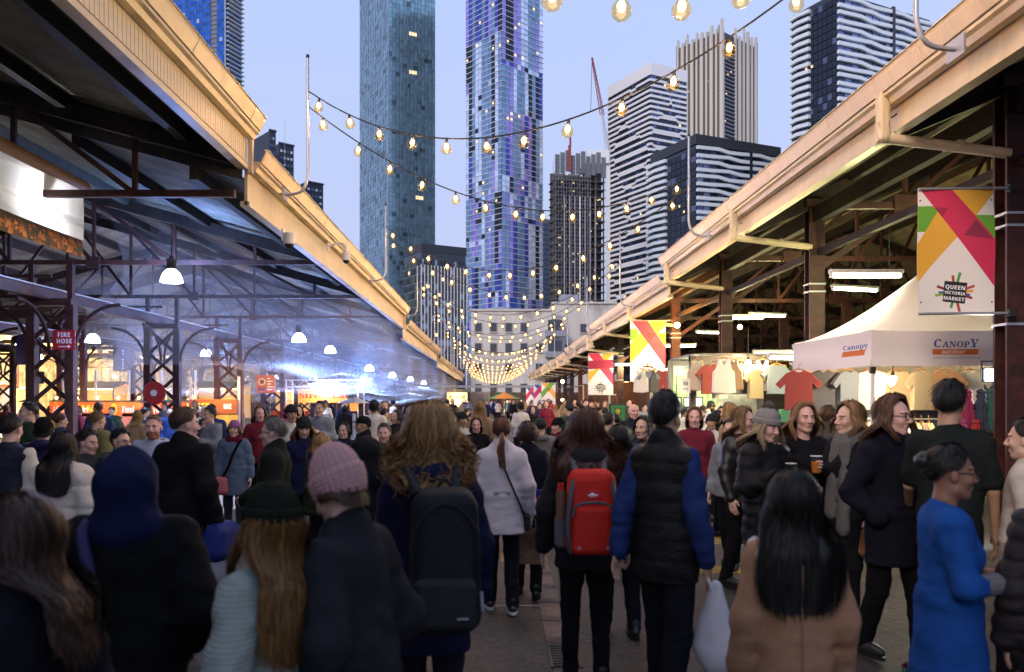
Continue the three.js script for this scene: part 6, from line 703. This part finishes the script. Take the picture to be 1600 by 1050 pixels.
// ---- what they carry
function packBody(w, h, d, topTaper = .3) { const g = new RoundedBoxGeometry(w, h, d, 6, Math.min(w, d) * .42), p = g.attributes.position; for (let i = 0; i < p.count; i++) { const t = p.getY(i) / h + .5; let k = 1 - topTaper * Math.max(0, t - .55) ** 1.5 * 2; p.setX(i, p.getX(i) * k); p.setZ(i, p.getZ(i) * (1.08 - .5 * Math.max(0, t - .35)) + .006 * noise3(p.getX(i) * 24, p.getY(i) * 18, p.getZ(i) * 24)); p.setX(i, p.getX(i) + .005 * noise3(p.getY(i) * 20, 3, p.getZ(i) * 20)); } g.computeVertexNormals(); return uvWorld(g, 5); }
{ const p = P_.redpack, g = p.with('backpack', 'bright red backpack with grey trim and side bottle', 'backpack'), red = nylon([.55, .022, .012]), gr = nylon([.09, .09, .095]), y = 1.165, z = -.30; const L = (m_, x, yy, zz) => { m_.position.set(x, yy, zz); return m_; };
  L(mesh('main_bag', packBody(.325, .52, .17), red, g), 0, y, z); L(mesh('front_pocket', packBody(.25, .29, .09, .1), red, g), -.0, y - .1, z - .075); mesh('pocket_zip', tube([V(-.125, y - .02, z - .115), V(-.105, y + .045, z - .118), V(0, y + .07, z - .122), V(.105, y + .045, z - .118), V(.125, y - .02, z - .115)], .009, 30, 6), gr, g);
  for (const q of [-1, 1]) { mesh('side_strip', tube([V(.11 * q, y + .2, z - .045), V(.14 * q, y + .05, z - .085), V(.15 * q, y - .1, z - .09), V(.13 * q, y - .24, z - .06)], .016, 24, 6).scale(1, 1, 1), gr, g); mesh('shoulder_strap', tube([V(.08 * q, y + .22, z + .06), V(.11 * q, 1.48, -.12), V(.12 * q, 1.5, -.02), V(.13 * q, 1.38, .15), V(.15 * q, 1.1, .16)], .026, 24, 6), gr, g); }
  mesh('haul_loop', tube([V(-.035, y + .255, z + .02), V(0, y + .29, z + .02), V(.035, y + .255, z + .02)], .008, 12, 6), gr, g);
  const b = mesh('bottle_pocket', packBody(.07, .2, .09, 0), gr, g); b.position.set(.185, y - .12, z + .01); const bt = mesh('water_bottle', cyl(.03, .03, .2, .185, y + .03, z, 14), mm('bottle_plastic', [.16, .08, .05], .2), g); mesh('bottle_cap', cyl(.022, .02, .045, .185, y + .15, z, 12), red, bt);
  const lg = canvas(128, 64, (x, w, h) => { x.fillStyle = '#c3211b'; x.fillRect(0, 0, w, h); x.fillStyle = '#fff'; x.beginPath(); x.moveTo(10, 44); x.lineTo(34, 34); x.lineTo(60, 14); x.lineTo(74, 30); x.lineTo(92, 34); x.lineTo(118, 38); x.lineTo(92, 44); x.closePath(); x.fill(); x.font = 'bold 12px sans-serif'; x.fillText('high sierra', 30, 58); }); mesh('logo_patch', box(.085, .042, .004, 0, 0, 0).rotateY(PI).translate(0, y + .115, z - .082), mm('pack_logo', [.95, .95, .95], .6, { map: lg }), g);
  for (const q of [-1, 1]) mesh('eyelet', new THREE.TorusGeometry(.008, .003, 6, 14).translate(.085 * q, y - .2, z - .125), M.galv, g); }
{ const p = P_.curly, g = p.with('backpack', 'large black backpack slung on the navy parka', 'backpack'), bl = nylon([.011, .011, .013]), b2 = nylon([.02, .02, .022]), y = 1.13, z = -.33, x0 = -.06; const L = (m_, x, yy, zz) => { m_.position.set(x, yy, zz); return m_; };
  L(mesh('main_bag', packBody(.34, .62, .2), bl, g), x0, y, z); L(mesh('front_pocket', packBody(.29, .22, .09, .1), b2, g), x0, y - .17, z - .09); mesh('zip', tube([V(x0 - .15, y - .1, z - .1), V(x0 - .14, y + .14, z - .1), V(x0, y + .25, z - .085), V(x0 + .14, y + .14, z - .1), V(x0 + .15, y - .1, z - .1)], .006, 30, 5), b2, g); mesh('haul_loop', tube([V(x0 - .04, y + .3, z + .03), V(x0, y + .34, z + .03), V(x0 + .04, y + .3, z + .03)], .01, 12, 6), b2, g); for (const q of [-1, 1]) mesh('shoulder_strap', tube([V(.09 * q + x0 * .5, y + .27, z + .08), V(.12 * q, 1.5, -.12), V(.125 * q, 1.5, .0), V(.14 * q, 1.36, .17), V(.16 * q, 1.0, .15)], .028, 24, 6), b2, g);
  const lg = canvas(128, 32, (x, w, h) => { x.fillStyle = '#0c0c0e'; x.fillRect(0, 0, w, h); x.fillStyle = '#ddd'; x.font = 'bold 22px sans-serif'; x.fillText('EASTPAK', 8, 24); }); mesh('name_patch', box(.07, .018, .003).rotateY(PI).translate(x0 - .08, y - .22, z - .145), mm('pack_name', [.95, .95, .95], .6, { map: lg }), g); mesh('zip_pull', rod(V(x0 - .16, y - .12, z - .1), V(x0 - .165, y - .2, z - .1), .008), M.galv, g);
  const ph = p.with('phone', 'bright-edged phone held beside the curly blonde hair', 'phone'), w = p.arm[0][2]; mesh('case', rbox(.075, .15, .012, .006).rotateX(-.7).translate(w.x - .02, w.y + .04, w.z + .1), mm('phone_silver', [.5, .52, .56], .25, { metalness: .6 }), ph); }
{ const p = P_.white; mesh('coat_belt', rbox(.15, .035, .012, .006, 0, 1.1, -.142), clothM([.66, .59, .58]), p.g); for (const q of [-1, 1]) mesh('button', cyl(.01, .01, .008, 0, 0, 0).rotateX(PI / 2).translate(.055 * q, 1.1, -.152), M.galv, p.g);
  const b = p.with('crossbody_strap', 'thin black crossbody strap across the white coat', 'bag strap'); mesh('strap', tube([V(.06, 1.47, .02), V(.06, 1.475, -.06), V(.0, 1.36, -.155), V(-.09, 1.15, -.16), V(-.18, .95, -.1), V(-.21, .88, .0)], .011, 40, 6), M.black, b); mesh('pouch', rbox(.06, .16, .2, .025, -.235, .82, .02), leath([.012, .012, .012]), b);
  const s = P_.dusk.with('paper_bag', 'brown paper shopping bag hanging beside the white coat', 'bag'); mesh('sack', extr([[-.13, 0], [.13, 0], [.15, .36], [-.15, .36]], .12).translate(0, .36, -.06), mm('kraft_paper', [.34, .2, .11], .85, { map: T.patch }), s); for (const q of [-.055, .055]) mesh('handle', tube([V(-.06, .72, q), V(-.04, .82, q), V(.04, .82, q), V(.06, .72, q)], .006, 16, 5), mm('kraft_paper'), s); s.position.x += .02; s.position.z += .1;
  const r = P_.dusk.with('shoulder_bag', 'small red and blue bag on the navy coat', 'bag'); mesh('pouch', packBody(.1, .16, .1, .2).translate(-.13, 1.0, -.17), nylon([.3, .02, .03]), r); mesh('flap', rbox(.1, .06, .09, .02, -.13, 1.08, -.175), nylon([.02, .04, .2]), r); }
{ const p = P_.vest, b = p.with('plastic_bag', 'white plastic bag swinging from the blue sleeve', 'bag'), f = new Field([-.25, -.3, -.2], [.25, .35, .2], .014); f.cone(V(0, -.12, 0), V(0, .18, 0), .15, .05, .03, .6).mod((x, y, z, d) => d + .012 * noise3(x * 14, y * 10, z * 14)); const bg = mesh('sack', f.mesh(), mm('white_plastic', [.62, .62, .66], .35, { transmission: .3, thickness: 0 }), b); const w = p.arm[1][2]; bg.position.set(w.x - .05, w.y - .32, w.z + .02); mesh('handle', tube([V(w.x - .05, w.y - .16, w.z), V(w.x - .01, w.y - .09, w.z), V(w.x, w.y - .1, w.z + .03)], .012, 10, 5), mm('white_plastic'), b); }
{ const p = P_.camel, f = new Field([-.2, 1.3, -.25], [.2, 1.65, .2], .009); f.cone(V(-.16, 1.44, .05), V(-.155, 1.43, -.08), .048, .046, .03).cone(V(.16, 1.44, .05), V(.155, 1.43, -.08), .048, .046, .03).cone(V(-.13, 1.42, -.07), V(.13, 1.42, -.07), .038, .038, .03).mod((x, y, z, d) => d + .008 * noise3(x * 60, y * 60, z * 60)); mesh('fleece_collar', f.mesh(), wool([.58, .5, .44]), p.g); const seam = mm('coat_seam', [.25, .13, .075], .9); mesh('back_seam', tube([V(.0, 1.4, -.148), V(.0, 1.2, -.147), V(.0, 1.0, -.152), V(.0, .6, -.158)], .004, 24, 5), seam, p.g); }
{ const p = P_.hood, b = p.with('shoulder_strap', 'violet shoulder strap with gold buckle on the black jacket', 'bag strap'); mesh('strap', tube([V(.13, 1.49, -.02), V(.12, 1.46, -.15), V(.06, 1.3, -.235), V(-.02 + .06, 1.05, -.24), V(.02, .88, -.235)], .022, 30, 6), nylon([.03, .02, .07]), b); mesh('buckle', rbox(.065, .075, .03, .01, .02, .86, -.25), mm('gold_metal', [.6, .38, .08], .3, { metalness: .9 }), b); mesh('bag', packBody(.3, .24, .14, .2).translate(.0, .72, -.26), leath([.012, .011, .012]), b); }
{ const p = P_.coatman, b = p.with('carry_bag', 'bright blue bag carried by the man in black coat', 'bag'), w = p.arm[1][2]; mesh('sack', packBody(.2, .3, .34, .35).translate(w.x - .03, w.y - .16, w.z + .04), nylon([.011, .022, .14]), b); mesh('handle', tube([V(w.x, w.y - .02, w.z - .06), V(w.x, w.y + .07, w.z + .02), V(w.x, w.y - .02, w.z + .1)], .012, 12, 6), nylon([.011, .022, .14]), b); }
{ const p = P_.lilac, b = p.with('sling_bag', 'pink cloth sling bag across the slate blue coat', 'bag'); mesh('strap', tube([V(-.1, 1.47, -.04), V(-.1, 1.47, .06), V(0, 1.28, .2), V(.0 + .1, 1.02, .2), V(.2, .86, .14)], .02, 30, 6).scale(-1, 1, 1), nylon([.6, .09, .2]), b); mesh('pouch', packBody(.24, .28, .14, .5).translate(-.2, .78, .16), wool([.5, .15, .18]), b); }
cup(P_.pom, 1, 'clear cup of pale drink in the hand below the bobble beanie'); cup(P_.smile, 1, 'clear cup of amber beer held by the blonde woman in black'); cup(P_.scarf, 1, 'clear cup of amber beer held before the grey scarf');
{ const p = P_.blue, b = p.with('phone', 'dark phone held in both hands over the blue tunic', 'phone'); mesh('case', rbox(.075, .012, .15, .005, 0, 1.2, .36), M.black, b); mesh('hem_trim', new THREE.TorusGeometry(1, .03, 6, 48).rotateX(PI / 2).scale(.235, .5, .19).translate(0, .56, 0), clothM([.35, .3, .05]), p.g); for (let i = 0; i < 14; i++) { const a = i / 14 * 2 * PI; mesh('hem_patch', rbox(.055, .09, .012, .004).rotateY(a).translate(.232 * Math.sin(a), .64, .188 * Math.cos(a)), clothM([[.16, .01, .06], [.03, .18, .08], [.38, .33, .04]][i % 3]), p.g); } for (const i of [0, 1]) mesh('cuff', rod(p.arm[i][1].clone().lerp(p.arm[i][2], .2), p.arm[i][1].clone().lerp(p.arm[i][2], .62), .052, 14), wool([.16, .15, .15]), p.g); }
{ const p = P_.scarf, b = p.with('handbag', 'tan leather handbag at the hip of the woman with the grey scarf', 'bag'); mesh('pouch', packBody(.12, .24, .28, .3).translate(.26, .72, .02), leath([.16, .07, .035]), b); mesh('strap', tube([V(.26, .82, -.08), V(.2, 1.3, -.03), V(.16, 1.47, 0), V(.21, 1.3, .04), V(.26, .82, .1)], .01, 30, 6), leath([.16, .07, .035]), b); }
{ const p = P_.longhair; mesh('coat_zip', tube([V(.03, 1.42, .12), V(.05, 1.28, .175), V(.045, 1.1, .17), V(.05, .9, .165), V(.06, .7, .16)], .005, 30, 5), M.galv, p.g); }
// ---- far crowd: prototypes and copies
{ const kinds = [['person in black coat in the distant crowd', { top: { c: BLK, bulk: .035, hem: .75 }, hair: { c: dark, len: .1, vol: .016 }, yaw: PI }], ['man in navy jacket in the distant crowd', { male: true, top: { c: [.02, .03, .08], bulk: .035 }, hair: { c: brown, vol: .012 }, yaw: PI }], ['person in grey hoodie in the distant crowd', { top: { c: [.2, .22, .25], bulk: .035, hood: 1 }, hair: { c: dark, vol: .016 }, yaw: 0 }], ['blonde woman in tan coat in the distant crowd', { top: { c: [.3, .2, .12], bulk: .03, hem: .6 }, hair: { c: blond, len: .16, vol: .016 }, yaw: 0 }], ['man in mid-blue jacket in the distant crowd', { male: true, top: { c: [.02, .04, .13], bulk: .035 }, hair: { c: dark, vol: .012 }, yaw: PI }], ['person in burgundy jumper in the distant crowd', { top: { c: [.16, .02, .035], bulk: .03 }, hair: { c: auburn, len: .12, vol: .016 }, yaw: 0, skin: 'pink' }], ['person in white top and dark beanie in the distant crowd', { top: { c: [.55, .53, .5], bulk: .03 }, hair: { c: dark, len: .04 }, hat: { type: 'beanie', c: [.03, .03, .035] }, yaw: 0, skin: 'tan' }], ['man in dark green parka in the distant crowd', { male: true, top: { c: [.04, .06, .035], bulk: .045, hood: 1, hem: .7 }, hair: { c: black, vol: .014 }, yaw: PI }]];
  const spots = []; for (let i = 0; i < 64; i++) { const d = 13 + 75 * Math.pow(i / 64, 1.5), X = rr(-3.3, 4.3); spots.push([X, d]); } for (let i = 0; i < 60; i++) { const d = 15 + 42 * (i / 60), x = rr(5, 690); const X = (x - PX) / F * d; if (X > -3.4 || X < -24) continue; spots.push([X, d]); } for (let i = 0; i < 12; i++) spots.push([rr(4.6, 6), rr(15, 50)]); for (const [x, d] of [[1085, 9.5], [1112, 12], [1128, 15], [1068, 13], [1098, 18], [1062, 8.6], [1140, 10.5], [950, 10], [700, 9.5], [722, 12.5], [600, 9], [640, 11], [95, 13], [270, 12], [215, 15], [330, 14], [405, 12.5], [455, 11.5], [45, 10], [620, 14], [660, 17], [500, 13]]) spots.push([(x - PX) / F * d, d]);
  const protos = kinds.map(([lab, o], i) => { const p = person({ ...o, px: 769, s: 30, h: 1, hi: 0, label: lab, group: 'far crowd: ' + lab.split(' in the')[0], step: .14, arms: [['down', 'down'], ['pocket', 'down'], ['hold', 'down'], ['pocket', 'pocket']][i % 4] }); return p.g; });
  const taken = Object.values(P_).map(p => p.g.position); let n = 0;
  spots.forEach(([X, d], i) => { const k = i % 8; for (const t of taken) if (Math.hypot(t.x - X, t.z + d) < .5) X += .55; const c = n < 8 ? protos[k] : copyOf(protos[k]); n++; const h = rr(1.5, 1.74) - (d > 40 ? .04 : 0); c.scale.setScalar(h / 1.75); c.position.set(X, 0, -d); c.rotation.y = (rnd() < .62 ? PI : 0) + rr(-.9, .9); taken.push(c.position); });
}
renderer.render(scene, camera);
